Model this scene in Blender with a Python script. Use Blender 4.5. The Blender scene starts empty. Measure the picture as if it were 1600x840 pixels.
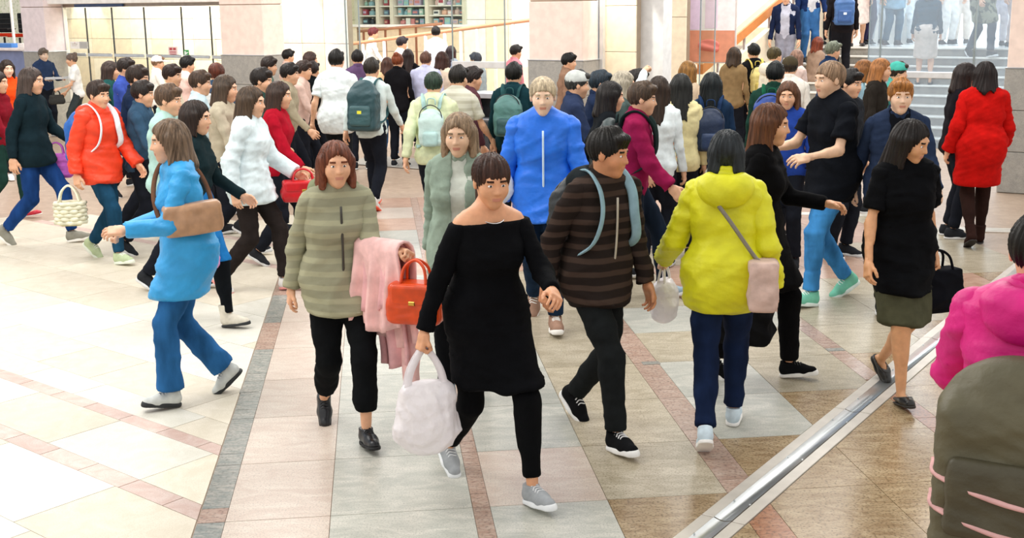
import bpy, bmesh, math, random
import numpy as np
from mathutils import Matrix, Vector

# ------------------------------------------------------------------ camera
F = 1900.0; HC = 2.3; PITCH = math.atan(420 / F); ROLL = 0.013
scene = bpy.context.scene
col = scene.collection
_fw = np.array([0, math.cos(PITCH), -math.sin(PITCH)])
_up0 = np.array([0, math.sin(PITCH), math.cos(PITCH)])
_rt0 = np.array([1.0, 0, 0])
_rt = _rt0 * math.cos(ROLL) - _up0 * math.sin(ROLL)
_up = _up0 * math.cos(ROLL) + _rt0 * math.sin(ROLL)
CAM = np.array([0, 0, HC])
cam_data = bpy.data.cameras.new('camera')
cam_data.sensor_fit = 'HORIZONTAL'; cam_data.sensor_width = 36.0
cam_data.lens = F / 1600 * 36; cam_data.clip_end = 200
cam = bpy.data.objects.new('camera', cam_data); col.objects.link(cam)
M = Matrix.Identity(4)
for i in range(3):
    M[i][0] = _rt[i]; M[i][1] = _up[i]; M[i][2] = -_fw[i]; M[i][3] = CAM[i]
cam.matrix_world = M
scene.camera = cam

# ------------------------------------------------------------------ world, lights, exposure
w = bpy.data.worlds.new('hall_ambient'); scene.world = w; w.use_nodes = True
w.node_tree.nodes['Background'].inputs[0].default_value = (1.0, 0.985, 0.96, 1)
w.node_tree.nodes['Background'].inputs[1].default_value = 0.62
scene.view_settings.view_transform = 'Standard'
scene.view_settings.look = 'None'
scene.view_settings.exposure = 0.75
scene.view_settings.gamma = 1.0
scene.view_settings.use_curve_mapping = False
scene.cycles.max_bounces = 6
scene.cycles.transparent_max_bounces = 12

def area(name, loc, size, power, colr=(1, .97, .93), rot=(0, 0, 0)):
    l = bpy.data.lights.new(name, 'AREA'); l.shape = 'RECTANGLE'
    l.size, l.size_y = size; l.energy = power; l.color = colr
    o = bpy.data.objects.new(name, l); col.objects.link(o)
    o.location = loc; o.rotation_euler = rot
    return o
area('ceiling_light_panel', (-4.5, 7, 5.6), (4, 5), 200)
area('ceiling_light_panel', (1.5, 10, 5.6), (4, 4), 120)
area('ceiling_light_panel', (-5, 15, 5.6), (5, 4), 220)
area('ceiling_light_panel', (5, 18, 6.6), (5, 4), 260)
# unseen fill lights added above the frame to brighten lobby, ramp and landing
RZ = math.radians(-31.8)
area('lobby_fill_light', (-6.05, 23.15, 3.3), (5, 1.2), 150, rot=(0, 0, RZ))
area('ramp_fill_light', (-1.4, 22.4, 3.9), (6, 3), 150, rot=(0, 0, RZ))
area('landing_fill_light', (8.5, 23.0, 5.2), (7, 4), 420, (.93, .97, 1), (0, 0, RZ))

# ------------------------------------------------------------------ measuring helpers (photo pixel -> point of the place)
def ray(x, y): return _fw + _rt * (x - 800) / F - _up * (y - 420) / F
def gp(x, y, z=0.0):
    r = ray(x, y); return CAM + r * ((z - HC) / r[2])
FA = math.radians(31.8)                       # the shop front runs at this angle
EU = np.array([math.cos(FA), -math.sin(FA), 0]); EV = np.array([math.sin(FA), math.cos(FA), 0])
P0 = np.array([.67, 17.47, 0])
def W(u, v, z): return P0 + EU * u + EV * v + np.array([0, 0, z])
def fp(x, y, v):                              # u, z on the plane v metres behind the shop front
    r = ray(x, y); n = EV
    p = CAM + r * (((P0 + EV * v - CAM) @ n) / (r @ n)) - P0
    return float(p @ EU), float(p[2])

# ------------------------------------------------------------------ materials
def lin(c):
    if isinstance(c, str):
        c = c.lstrip('#'); c = [int(c[i:i + 2], 16) / 255 for i in (0, 2, 4)]
    return tuple((x / 12.92 if x <= .04045 else ((x + .055) / 1.055) ** 2.4) for x in c[:3]) + (1.0,)
_mc = {}
def new_mat(name):
    m = bpy.data.materials.new(name); m.use_nodes = True
    nt = m.node_tree; b = nt.nodes['Principled BSDF']
    return m, nt, b
def nd(nt, t, **k):
    n = nt.nodes.new(t)
    for a, v in k.items():
        if a in n.inputs: n.inputs[a].default_value = v
        else: setattr(n, a, v)
    return n
def shade(c, f): return tuple(min(1, x * f) for x in c[:3]) + (1,)
def noise_color(nt, b, c1, c2, scale, detail=3, coord='Object', stretch=None, p=(.35, .65)):
    tc = nd(nt, 'ShaderNodeTexCoord'); src = tc.outputs[coord]
    if stretch:
        mp = nd(nt, 'ShaderNodeMapping'); mp.inputs['Scale'].default_value = stretch
        nt.links.new(src, mp.inputs['Vector']); src = mp.outputs[0]
    n = nd(nt, 'ShaderNodeTexNoise', Scale=scale, Detail=detail); nt.links.new(src, n.inputs['Vector'])
    r = nd(nt, 'ShaderNodeValToRGB'); r.color_ramp.elements[0].position = p[0]; r.color_ramp.elements[1].position = p[1]
    r.color_ramp.elements[0].color = c1; r.color_ramp.elements[1].color = c2
    nt.links.new(n.outputs['Fac'], r.inputs['Fac']); nt.links.new(r.outputs[0], b.inputs['Base Color'])
    return n, r, src
def add_bump(nt, b, h, strength=.2, dist=.01):
    bp = nd(nt, 'ShaderNodeBump', Strength=strength, Distance=dist)
    nt.links.new(h, bp.inputs['Height']); nt.links.new(bp.outputs[0], b.inputs['Normal'])
def plain(name, c, rough=.5, metal=0.0, emit=0):
    k = ('plain', name, str(c), rough, metal, emit)
    if k in _mc: return _mc[k]
    m, nt, b = new_mat(name)
    b.inputs['Base Color'].default_value = lin(c); b.inputs['Roughness'].default_value = rough; b.inputs['Metallic'].default_value = metal
    if emit:
        b.inputs['Emission Color'].default_value = lin(c); b.inputs['Emission Strength'].default_value = emit
    else:
        noise_color(nt, b, shade(lin(c), .93), shade(lin(c), 1.05), 9)
    _mc[k] = m; return m
def cloth(c, kind='cloth', c2=None):
    k = ('cloth', str(c), kind, str(c2))
    if k in _mc: return _mc[k]
    m, nt, b = new_mat('cloth_' + kind)
    L = lin(c); b.inputs['Roughness'].default_value = .9
    b.inputs['Specular IOR Level'].default_value = .08
    if kind == 'cloth':
        n, r, s = noise_color(nt, b, shade(L, .86), shade(L, 1.1), 14)
        n2 = nd(nt, 'ShaderNodeTexNoise', Scale=22.0, Detail=4.0); nt.links.new(s, n2.inputs['Vector']); add_bump(nt, b, n2.outputs['Fac'], .35, .012)
    elif kind == 'shell':
        b.inputs['Roughness'].default_value = .5; b.inputs['Specular IOR Level'].default_value = .4
        n, r, s = noise_color(nt, b, shade(L, .9), shade(L, 1.08), 9)
        n2 = nd(nt, 'ShaderNodeTexNoise', Scale=12.0, Detail=5.0); nt.links.new(s, n2.inputs['Vector']); add_bump(nt, b, n2.outputs['Fac'], .5, .02)
    elif kind == 'denim':
        n, r, s = noise_color(nt, b, shade(L, .6), shade(L, 1.35), 7, 6, stretch=(1.4, 1.4, .5), p=(.3, .7))
        n2 = nd(nt, 'ShaderNodeTexNoise', Scale=260.0); nt.links.new(s, n2.inputs['Vector']); add_bump(nt, b, n2.outputs['Fac'], .2, .003)
    elif kind == 'leather':
        b.inputs['Roughness'].default_value = .3; b.inputs['Specular IOR Level'].default_value = .5
        n, r, s = noise_color(nt, b, shade(L, .85), shade(L, 1.1), 16)
        n2 = nd(nt, 'ShaderNodeTexNoise', Scale=90.0, Detail=3.0); nt.links.new(s, n2.inputs['Vector']); add_bump(nt, b, n2.outputs['Fac'], .15, .004)
    elif kind in ('stripes', 'plaid', 'camo'):
        tc = nd(nt, 'ShaderNodeTexCoord')
        mx = nd(nt, 'ShaderNodeMix', data_type='RGBA')
        mx.inputs[6].default_value = L; mx.inputs[7].default_value = lin(c2)
        if kind == 'camo':
            n = nd(nt, 'ShaderNodeTexNoise', Scale=11.0, Detail=2.0); nt.links.new(tc.outputs['Object'], n.inputs['Vector'])
            r = nd(nt, 'ShaderNodeValToRGB'); r.color_ramp.interpolation = 'CONSTANT'; r.color_ramp.elements[1].position = .52
            nt.links.new(n.outputs['Fac'], r.inputs['Fac']); nt.links.new(r.outputs[0], mx.inputs[0])
        else:
            wv = nd(nt, 'ShaderNodeTexWave', Scale=4.6, Distortion=1.2); wv.bands_direction = 'Z'; wv.inputs['Detail Scale'].default_value = 1.0
            nt.links.new(tc.outputs['Object'], wv.inputs['Vector'])
            r = nd(nt, 'ShaderNodeValToRGB'); r.color_ramp.elements[0].position = .55; r.color_ramp.elements[1].position = .75
            nt.links.new(wv.outputs['Fac'], r.inputs['Fac']); nt.links.new(r.outputs[0], mx.inputs[0])
        nt.links.new(mx.outputs[2], b.inputs['Base Color'])
        n2 = nd(nt, 'ShaderNodeTexNoise', Scale=22.0, Detail=4.0); nt.links.new(tc.outputs['Object'], n2.inputs['Vector']); add_bump(nt, b, n2.outputs['Fac'], .35, .012)
    _mc[k] = m; return m
def skin_mat(c='E3B08C'):
    k = ('skin', c)
    if k in _mc: return _mc[k]
    m, nt, b = new_mat('skin'); L = lin(c)
    noise_color(nt, b, shade(L, .92), shade(L, 1.06), 25)
    b.inputs['Roughness'].default_value = .5
    b.inputs['Subsurface Weight'].default_value = .12; b.inputs['Subsurface Radius'].default_value = (.01, .004, .002)
    _mc[k] = m; return m
def hair_mat(c='1B1513'):
    k = ('hair', c)
    if k in _mc: return _mc[k]
    m, nt, b = new_mat('hair'); L = lin(c)
    n, r, s = noise_color(nt, b, shade(L, .55), shade(L, 1.35), 60, 3, stretch=(1, 1, .08))
    b.inputs['Specular IOR Level'].default_value = .25
    b.inputs['Roughness'].default_value = .45; add_bump(nt, b, n.outputs['Fac'], .6, .006)
    _mc[k] = m; return m
def glass_mat(name, tint, haze=0.0):
    k = ('glass', name)
    if k in _mc: return _mc[k]
    m, nt, b = new_mat(name); nt.nodes.remove(b)
    out = nt.nodes['Material Output']
    t = nd(nt, 'ShaderNodeBsdfTransparent'); t.inputs[0].default_value = lin(tint)
    g = nd(nt, 'ShaderNodeBsdfGlossy'); g.inputs['Roughness'].default_value = .03
    fr = nd(nt, 'ShaderNodeFresnel'); fr.inputs[0].default_value = 1.45
    mx = nd(nt, 'ShaderNodeMixShader')
    ge = nd(nt, 'ShaderNodeNewGeometry'); sb = nd(nt, 'ShaderNodeMath', operation='SUBTRACT'); sb.inputs[0].default_value = 1.0; nt.links.new(ge.outputs['Backfacing'], sb.inputs[1])
    ml = nd(nt, 'ShaderNodeMath', operation='MULTIPLY'); nt.links.new(fr.outputs[0], ml.inputs[0]); nt.links.new(sb.outputs[0], ml.inputs[1])
    nt.links.new(ml.outputs[0], mx.inputs[0]); nt.links.new(g.outputs[0], mx.inputs[2])
    if haze:
        df = nd(nt, 'ShaderNodeBsdfDiffuse'); df.inputs[0].default_value = lin('DCE9F4'); m2 = nd(nt, 'ShaderNodeMixShader'); m2.inputs[0].default_value = haze
        nt.links.new(t.outputs[0], m2.inputs[1]); nt.links.new(df.outputs[0], m2.inputs[2]); nt.links.new(m2.outputs[0], mx.inputs[1])
    else: nt.links.new(t.outputs[0], mx.inputs[1])
    nt.links.new(mx.outputs[0], out.inputs[0]); _mc[k] = m; return m
def plastic_mat():
    k = ('plasticfilm',)
    if k in _mc: return _mc[k]
    m, nt, b = new_mat('thin_plastic_film'); b.inputs['Base Color'].default_value = lin('F4EFF2'); b.inputs['Roughness'].default_value = .35
    out = nt.nodes['Material Output']; t = nd(nt, 'ShaderNodeBsdfTransparent'); mx = nd(nt, 'ShaderNodeMixShader'); mx.inputs[0].default_value = .72
    nt.links.new(t.outputs[0], mx.inputs[1]); nt.links.new(b.outputs[0], mx.inputs[2]); nt.links.new(mx.outputs[0], out.inputs[0])
    tc = nd(nt, 'ShaderNodeTexCoord'); n = nd(nt, 'ShaderNodeTexNoise', Scale=18.0, Detail=4.0); nt.links.new(tc.outputs['Object'], n.inputs['Vector']); add_bump(nt, b, n.outputs['Fac'], .6, .02)
    _mc[k] = m; return m

# ------------------------------------------------------------------ mesh helpers
def tag(o, label=None, cat=None, group=None, kind=None):
    if label: o['label'] = label
    if cat: o['category'] = cat
    if group: o['group'] = group
    if kind: o['kind'] = kind
    return o
def raw_mesh(name, V, faces, mats, mi=None, smooth=True):
    """V (n,3); faces: list of int arrays, each (m,k)."""
    me = bpy.data.meshes.new(name)
    V = np.asarray(V, np.float32)
    me.vertices.add(len(V)); me.vertices.foreach_set('co', V.ravel())
    ft = [f for f in faces if len(f)]
    tot = np.concatenate([np.full(len(f), f.shape[1]) for f in ft]).astype(np.int32)
    li = np.concatenate([np.asarray(f, np.int32).ravel() for f in ft])
    me.loops.add(len(li)); me.loops.foreach_set('vertex_index', li)
    me.polygons.add(len(tot))
    st = np.zeros(len(tot), np.int32); st[1:] = np.cumsum(tot)[:-1]
    me.polygons.foreach_set('loop_start', st)
    if smooth: me.polygons.foreach_set('use_smooth', np.ones(len(tot), bool))
    if mi is not None: me.polygons.foreach_set('material_index', np.asarray(mi, np.int32))
    for m in (mats if isinstance(mats, (list, tuple)) else [mats]): me.materials.append(m)
    me.update(calc_edges=True)
    return me
def link(name, me, parent=None):
    o = bpy.data.objects.new(name, me); col.objects.link(o)
    if parent: o.parent = parent
    return o
def empty(name, loc=(0, 0, 0), rz=0):
    o = bpy.data.objects.new(name, None); col.objects.link(o)
    o.location = loc; o.rotation_euler = (0, 0, rz); o.empty_display_size = .1
    return o
def box_mesh(name, sx, sy, sz, mat, bev=0.0, seg=1, c=(0, 0, 0)):
    bm = bmesh.new(); bmesh.ops.create_cube(bm, size=1)
    bmesh.ops.scale(bm, vec=(sx, sy, sz), verts=bm.verts)
    if bev: bmesh.ops.bevel(bm, geom=list(bm.edges), offset=bev, segments=seg, affect='EDGES', profile=.5)
    bmesh.ops.translate(bm, vec=c, verts=bm.verts)
    me = bpy.data.meshes.new(name); bm.to_mesh(me); bm.free(); me.materials.append(mat); return me
def fbox(name, u0, u1, v0, v1, z0, z1, mat, parent=None, bev=0.0, seg=1):
    """box in shop-front coordinates, as an object at its own place"""
    me = box_mesh(name, abs(u1 - u0), abs(v1 - v0), abs(z1 - z0), mat, bev, seg)
    o = link(name, me)
    Mx = Matrix.Translation(Vector(W((u0 + u1) / 2, (v0 + v1) / 2, (z0 + z1) / 2))) @ Matrix.Rotation(-FA, 4, 'Z')
    if parent:
        o.parent = parent; o.matrix_local = parent.matrix_basis.inverted() @ Mx
    else: o.matrix_basis = Mx
    return o
def root_at(name, u, v, z=0):
    return empty(name, Vector(W(u, v, z)), -FA)
def tube_mesh(name, pts, r, mat, n=8, flat=1.0, closed=False, up=(0, 0, 1)):
    """swept tube; flat < 1 makes a strap-like oval; pts (k,3); r scalar or list"""
    P = np.asarray(pts, float); k = len(P); R = np.broadcast_to(np.asarray(r, float), (k,))
    T = np.gradient(P, axis=0) if not closed else (np.roll(P, -1, 0) - np.roll(P, 1, 0))
    T /= np.linalg.norm(T, axis=1)[:, None] + 1e-9
    V = []
    prev = np.array(up, float)
    for i in range(k):
        a = prev - T[i] * (prev @ T[i])
        if np.linalg.norm(a) < 1e-4: a = np.cross(T[i], [1, .3, .2])
        a /= np.linalg.norm(a); b = np.cross(T[i], a); prev = a
        for j in range(n):
            t = 2 * math.pi * j / n
            V.append(P[i] + R[i] * (flat * math.cos(t) * a + math.sin(t) * b))
    q = []
    m = k if closed else k - 1
    for i in range(m):
        for j in range(n):
            i2 = (i + 1) % k
            q.append((i * n + j, i * n + (j + 1) % n, i2 * n + (j + 1) % n, i2 * n + j))
    fs = [np.array(q)]
    if not closed:
        fs += [np.array([list(range(n))[::-1]]), np.array([[(k - 1) * n + j for j in range(n)]])]
    return raw_mesh(name, V, fs, mat)
def spline(pts, n=6):
    """Catmull-Rom through points"""
    P = [np.array(p, float) for p in pts]; P = [2 * P[0] - P[1]] + P + [2 * P[-1] - P[-2]]
    out = []
    for i in range(1, len(P) - 2):
        for t in np.linspace(0, 1, n, endpoint=False):
            a, b, c, d = P[i - 1:i + 3]
            out.append(.5 * ((2 * b) + (c - a) * t + (2 * a - 5 * b + 4 * c - d) * t * t + (3 * b - a - 3 * c + d) * t ** 3))
    out.append(P[-2]); return np.array(out)

# ------------------------------------------------------------------ distance-field modelling (bodies, clothes, bags)
class Prim:
    __slots__ = ('kind', 'a', 'b', 'ra', 'rb', 'k', 'cap', 'sub')
    def __init__(s, kind, a, b, ra, rb, k=.03, cap=None, sub=False):
        s.kind = kind; s.a = np.array(a, float); s.b = np.array(b, float); s.ra = ra; s.rb = rb; s.k = k; s.cap = cap; s.sub = sub
def cone(a, b, ra, rb=None, k=.03, cap=None, sub=False): return Prim('cone', a, b, ra, ra if rb is None else rb, k, cap, sub)
def ell(c, r, k=.02, sub=False): return Prim('ell', c, r, max(r), max(r), k, None, sub)
def rbox(c, h, rnd, k=.02, sub=False): return Prim('box', c, h, rnd, rnd, k, None, sub)
def field_mesh(prims, res, off=0.0, clips=(), func=None):
    lo = np.full(3, 1e9); hi = np.full(3, -1e9)
    bbs = []
    for p in prims:
        if p.kind == 'cone':
            r = max(p.ra, p.rb); l = np.minimum(p.a, p.b) - r; h = np.maximum(p.a, p.b) + r
        else:
            l = p.a - p.b; h = p.a + p.b
            if p.kind == 'box': l = l - p.ra; h = h + p.ra
        bbs.append((l, h))
        if not p.sub: lo = np.minimum(lo, l); hi = np.maximum(hi, h)
    pad = off + 3 * res
    lo = lo - pad; hi = hi + pad
    n = np.ceil((hi - lo) / res).astype(int) + 1
    D = np.full(n, 1.0, np.float32)
    ax = [(lo[i] + res * np.arange(n[i])).astype(np.float32) for i in range(3)]
    for p, (l, h) in zip(prims, bbs):
        m = off + p.k + 2.5 * res
        i0 = np.clip(((l - m - lo) / res).astype(int), 0, n); i1 = np.clip(((h + m - lo) / res).astype(int) + 2, 0, n)
        if (i1 <= i0).any(): continue
        sl = tuple(slice(i0[i], i1[i]) for i in range(3))
        X = ax[0][sl[0]][:, None, None]; Y = ax[1][sl[1]][None, :, None]; Z = ax[2][sl[2]][None, None, :]
        if p.kind == 'cone':
            ba = p.b - p.a; L2 = float(ba @ ba) + 1e-12
            t = ((X - p.a[0]) * ba[0] + (Y - p.a[1]) * ba[1] + (Z - p.a[2]) * ba[2]) / L2
            t = np.clip(t, 0, 1)
            d = np.sqrt((X - p.a[0] - t * ba[0]) ** 2 + (Y - p.a[1] - t * ba[1]) ** 2 + (Z - p.a[2] - t * ba[2]) ** 2) - (p.ra + (p.rb - p.ra) * t)
        elif p.kind == 'ell':
            q = np.sqrt(((X - p.a[0]) / p.b[0]) ** 2 + ((Y - p.a[1]) / p.b[1]) ** 2 + ((Z - p.a[2]) / p.b[2]) ** 2)
            q2 = np.sqrt(((X - p.a[0]) / p.b[0] ** 2) ** 2 + ((Y - p.a[1]) / p.b[1] ** 2) ** 2 + ((Z - p.a[2]) / p.b[2] ** 2) ** 2) + 1e-6
            d = q * (q - 1) / q2
        else:
            qx = np.abs(X - p.a[0]) - p.b[0]; qy = np.abs(Y - p.a[1]) - p.b[1]; qz = np.abs(Z - p.a[2]) - p.b[2]
            d = np.sqrt(np.maximum(qx, 0) ** 2 + np.maximum(qy, 0) ** 2 + np.maximum(qz, 0) ** 2) + np.minimum(np.maximum(qx, np.maximum(qy, qz)), 0) - p.ra
        if p.cap is not None:
            c, nn = p.cap
            d = np.maximum(d, (X - c[0]) * nn[0] + (Y - c[1]) * nn[1] + (Z - c[2]) * nn[2] + off)
        A = D[sl]
        if p.sub:
            hh = np.maximum(p.k - np.abs(A + d), 0) / p.k
            D[sl] = np.maximum(A, -d) + hh * hh * p.k * .25
        else:
            hh = np.maximum(p.k - np.abs(A - d), 0) / p.k
            D[sl] = np.minimum(A, d) - hh * hh * p.k * .25
    if off: D -= off
    if clips or func:
        X = ax[0][:, None, None]; Y = ax[1][None, :, None]; Z = ax[2][None, None, :]
        for c, nn in clips:
            D = np.maximum(D, (X - c[0]) * nn[0] + (Y - c[1]) * nn[1] + (Z - c[2]) * nn[2])
        if func: D = func(D, X, Y, Z)
    # surface nets
    S = D < 0
    c8 = [S[dx:n[0] - 1 + dx, dy:n[1] - 1 + dy, dz:n[2] - 1 + dz] for dx in (0, 1) for dy in (0, 1) for dz in (0, 1)]
    an = c8[0].copy(); al = c8[0].copy()
    for c in c8[1:]: an |= c; al &= c
    act = an & ~al
    I = np.argwhere(act)
    if not len(I): return np.zeros((0, 3), np.float32), np.zeros((0, 4), np.int32)
    idx = np.full(act.shape, -1, np.int32); idx[act] = np.arange(len(I))
    corners = np.array([(dx, dy, dz) for dx in (0, 1) for dy in (0, 1) for dz in (0, 1)])
    val = np.stack([D[I[:, 0] + c[0], I[:, 1] + c[1], I[:, 2] + c[2]] for c in corners], 1)
    acc = np.zeros((len(I), 3), np.float32); cnt = np.zeros(len(I), np.float32)
    for e0 in range(8):
        for b in (4, 2, 1):
            if e0 & b: continue
            e1 = e0 | b
            v0, v1 = val[:, e0], val[:, e1]
            mk = (v0 < 0) != (v1 < 0)
            t = np.where(mk, v0 / np.where(mk, v0 - v1, 1), 0)
            pos = corners[e0] + t[:, None] * (corners[e1] - corners[e0])
            acc += pos * mk[:, None]; cnt += mk
    V = (I + acc / cnt[:, None]) * res + lo
    quads = []
    for a in range(3):
        b, c = (a + 1) % 3, (a + 2) % 3
        s0 = [slice(None)] * 3; s1 = [slice(None)] * 3
        s0[a] = slice(0, -1); s1[a] = slice(1, None)
        d0 = S[tuple(s0)]; d1 = S[tuple(s1)]
        E = np.argwhere(d0 != d1)
        E = E[(E[:, b] > 0) & (E[:, c] > 0) & (E[:, b] < n[b] - 1) & (E[:, c] < n[c] - 1)]
        if not len(E): continue
        ob = np.zeros(3, int); ob[b] = 1; oc = np.zeros(3, int); oc[c] = 1
        q = np.stack([idx[tuple((E - ob - oc).T)], idx[tuple((E - oc).T)], idx[tuple(E.T)], idx[tuple((E - ob).T)]], 1)
        ins = d0[tuple(E.T)]
        q[~ins] = q[~ins][:, ::-1]
        quads.append(q)
    Q = np.concatenate(quads)
    return V.astype(np.float32), Q.astype(np.int32)
def vnormals(V, Q):
    n = np.cross(V[Q[:, 2]] - V[Q[:, 0]], V[Q[:, 3]] - V[Q[:, 1]])
    N = np.zeros_like(V)
    for k in range(4):
        for a in range(3): N[:, a] += np.bincount(Q[:, k], n[:, a], len(V))
    return N / (np.linalg.norm(N, axis=1)[:, None] + 1e-9)
def wrinkle(V, Q, amp, freq=(11, 11, 26), seed=0):
    rs = np.random.RandomState(seed)
    P = V * np.array(freq)
    f = np.zeros(len(V))
    wv = np.stack([np.sin(P @ rs.normal(size=3) * .6 + rs.rand() * 6) for _ in range(3)], 1)
    for o in range(5):
        d = rs.normal(size=3); d /= np.linalg.norm(d)
        w = np.sin((P + 1.3 * wv) @ d * (.8 + .55 * o) + rs.rand() * 6)
        f += (w if o % 2 else 1.1 - 2.2 * np.abs(w) ** .7) / (1 + .4 * o)
    N = vnormals(V, Q); N[:, 2] *= np.where(np.abs(N[:, 2]) > .7, .1, .6)
    return (V + N * (f * amp * .5)[:, None]).astype(np.float32)

# ================================================================== people: heads, hair, hands, shoes
_proto = {}
def head_proto(res):
    if ('head', res) in _proto: return _proto['head', res]
    P = [ell((0, -.014, .03), (.075, .095, .086), .03), ell((0, .022, -.035), (.056, .072, .078), .04),
         ell((0, .058, -.092), (.024, .024, .022), .03), ell((.034, .052, -.026), (.028, .03, .03), .03), ell((-.034, .052, -.026), (.028, .03, .03), .03),
         cone((-.034, .076, .029), (.034, .076, .029), .012, k=.02),
         cone((0, .086, .014), (0, .104, -.024), .006, .010, k=.012), ell((.011, .093, -.027), (.008, .009, .007), .008), ell((-.011, .093, -.027), (.008, .009, .007), .008),
         ell((.030, .098, .006), (.017, .016, .011), .012, True), ell((-.030, .098, .006), (.017, .016, .011), .012, True),
         cone((-.016, .086, -.053), (.016, .086, -.053), .0055, k=.006), cone((-.014, .086, -.062), (.014, .086, -.062), .0065, k=.006),
         ell((.078, -.004, -.002), (.009, .019, .031), .006), ell((-.078, -.004, -.002), (.009, .019, .031), .006),
         cone((0, -.02, -.04), (0, -.02, -.13), .052, .05, k=.03)]
    V, Q = field_mesh(P, res)
    C = V[Q].mean(1); mi = np.zeros(len(Q), int)
    ax = np.abs(C[:, 0])
    mi[(C[:, 2] > -.067) & (C[:, 2] < -.050) & (ax < .021) & (C[:, 1] > .078)] = 1
    mi[(C[:, 2] > .024) & (C[:, 2] < .031) & (ax > .014) & (ax < .048) & (C[:, 1] > .05)] = 2
    for sx in (-1, 1):
        v, q = field_mesh([ell((sx * .030, .0768, .0055), (.0128, .0118, .0072), .001)], min(res, .004))
        c = v[q].mean(1); m2 = np.full(len(q), 3)
        m2[(np.hypot(c[:, 0] - sx * .030, c[:, 2] - .006) < .0052) & (c[:, 1] > .08)] = 4
        Q = np.concatenate([Q, q + len(V)]); V = np.concatenate([V, v]); mi = np.concatenate([mi, m2])
    _proto['head', res] = (V, Q, mi); return V, Q, mi
def hair_proto(kind, res):
    if (kind, res) in _proto: return _proto[kind, res]
    shell = ell((0, -.016, .034), (.087, .107, .098), .03)
    func = None; P = [shell]
    line = lambda a, b: (lambda D, X, Y, Z: np.maximum(D, ((a + b * Y) - Z) * .76))
    if kind == 'short':
        P += [cone((-.045, .07, .088), (.04, .078, .094), .022, .026, k=.03), cone((0, -.06, .08), (.0, .02, .125), .03, .022, k=.04)]; func = line(-.028, .86)
    elif kind == 'crop': func = line(-.02, .9)
    elif kind in ('long', 'bob'):
        e = -.30 if kind == 'long' else -.15
        P += [cone((.058, -.03, .0), (.082, -.045, e), .042, .04, k=.04), cone((-.058, -.03, .0), (-.082, -.045, e), .042, .04, k=.04),
              cone((.03, -.06, 0), (.03, -.095, e), .055, .045, k=.04), cone((-.03, -.06, 0), (-.03, -.095, e), .055, .045, k=.04),
              cone((.075, .02, .03), (.082, .02, e * .75), .02, .018, k=.03), cone((-.075, .02, .03), (-.082, .02, e * .75), .02, .018, k=.03),
              ell((0, .105, -.03), (.060, .09, .098), .02, True), ell((0, .03, -.16), (.05, .06, .10), .02, True)]
        func = lambda D, X, Y, Z: np.maximum(D, e - .01 - Z + .02 * np.sin(X * 60))
    elif kind == 'fringe':
        P += [cone((-.05, .07, .055), (.05, .07, .055), .024, k=.02), cone((.05, -.05, 0), (.055, -.06, -.08), .045, .04, k=.03), cone((-.05, -.05, 0), (-.055, -.06, -.08), .045, .04, k=.03),
              ell((0, .11, -.035), (.062, .09, .085), .015, True)]; func = lambda D, X, Y, Z: np.maximum(D, -.10 - Z)
    elif kind == 'ponytail':
        P += [cone((0, -.10, .045), (0, -.15, .02), .022, .03, k=.02), cone((0, -.15, .02), (.01, -.165, -.20), .034, .014, k=.03)]
        func = lambda D, X, Y, Z: np.maximum(D, np.where(Y > -.105, ((-.045 + .95 * Y) - Z) * .72, -1))
    elif kind == 'bun':
        P += [ell((0, -.085, .105), (.042, .042, .04), .015)]
        func = lambda D, X, Y, Z: np.maximum(D, ((-.045 + .95 * Y) - Z) * .72)
    V, Q = field_mesh(P, res, func=func)
    N = vnormals(V, Q); a = np.arctan2(V[:, 0], V[:, 1] + .3 * V[:, 2])
    f = np.sin(a * 23 + 20 * V[:, 2] + 2 * np.sin(a * 7)) + .7 * np.sin(a * 41 - 9 * V[:, 1] * 6)
    V = (V + N * (f * .0028)[:, None]).astype(np.float32)
    _proto[kind, res] = (V, Q); return V, Q
def hand_proto(pose, res):
    """left hand: thumb at +x, fingers along +y, palm towards -z, wrist at the origin"""
    if ('hand', pose, res) in _proto: return _proto['hand', pose, res]
    fat = 1.0 if res < .005 else 1.1; sp = .0225 if res < .005 else .0255
    P = [rbox((0, .047, 0), (.026, .034, .003), .011, .012), cone((0, -.02, 0), (0, .02, 0), .024, .025, k=.02), ell((.026, .03, -.010), (.015, .028, .013), .012)]
    bends = {'relaxed': (18, 28, 22), 'grip': (62, 80, 55), 'flat': (4, 6, 5)}[pose]
    for i, (L, by) in enumerate(((.070, .086), (.078, .090), (.072, .087), (.056, .080))):
        x = (1.5 - i) * sp; p = np.array([x * .9, by - .012, 0.]); ang = 0
        for j, (fr, b) in enumerate(zip((.46, .31, .23), bends)):
            ang += math.radians(b + 3 * i)
            q = p + L * fr * np.array([(1.5 - i) * .03, math.cos(ang), -math.sin(ang)])
            P.append(cone(p, q, (.0088 - .0007 * j) * fat, (.0083 - .0009 * j) * fat, k=.0035)); p = q
    if pose == 'grip': tp = [(.028, .025, -.006), (.044, .052, -.022), (.026, .070, -.044), (.008, .076, -.052)]
    elif pose == 'flat': tp = [(.028, .022, -.004), (.052, .048, -.010), (.064, .072, -.012), (.070, .090, -.013)]
    else: tp = [(.028, .022, -.006), (.048, .050, -.018), (.054, .074, -.028), (.052, .092, -.036)]
    for a, b, r in zip(tp[:-1], tp[1:], (.0125, .0108, .0095)): P.append(cone(a, b, r * fat, r * .9 * fat, k=.006))
    V, Q = field_mesh(P, res)
    _proto['hand', pose, res] = (V, Q); return V, Q
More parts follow.
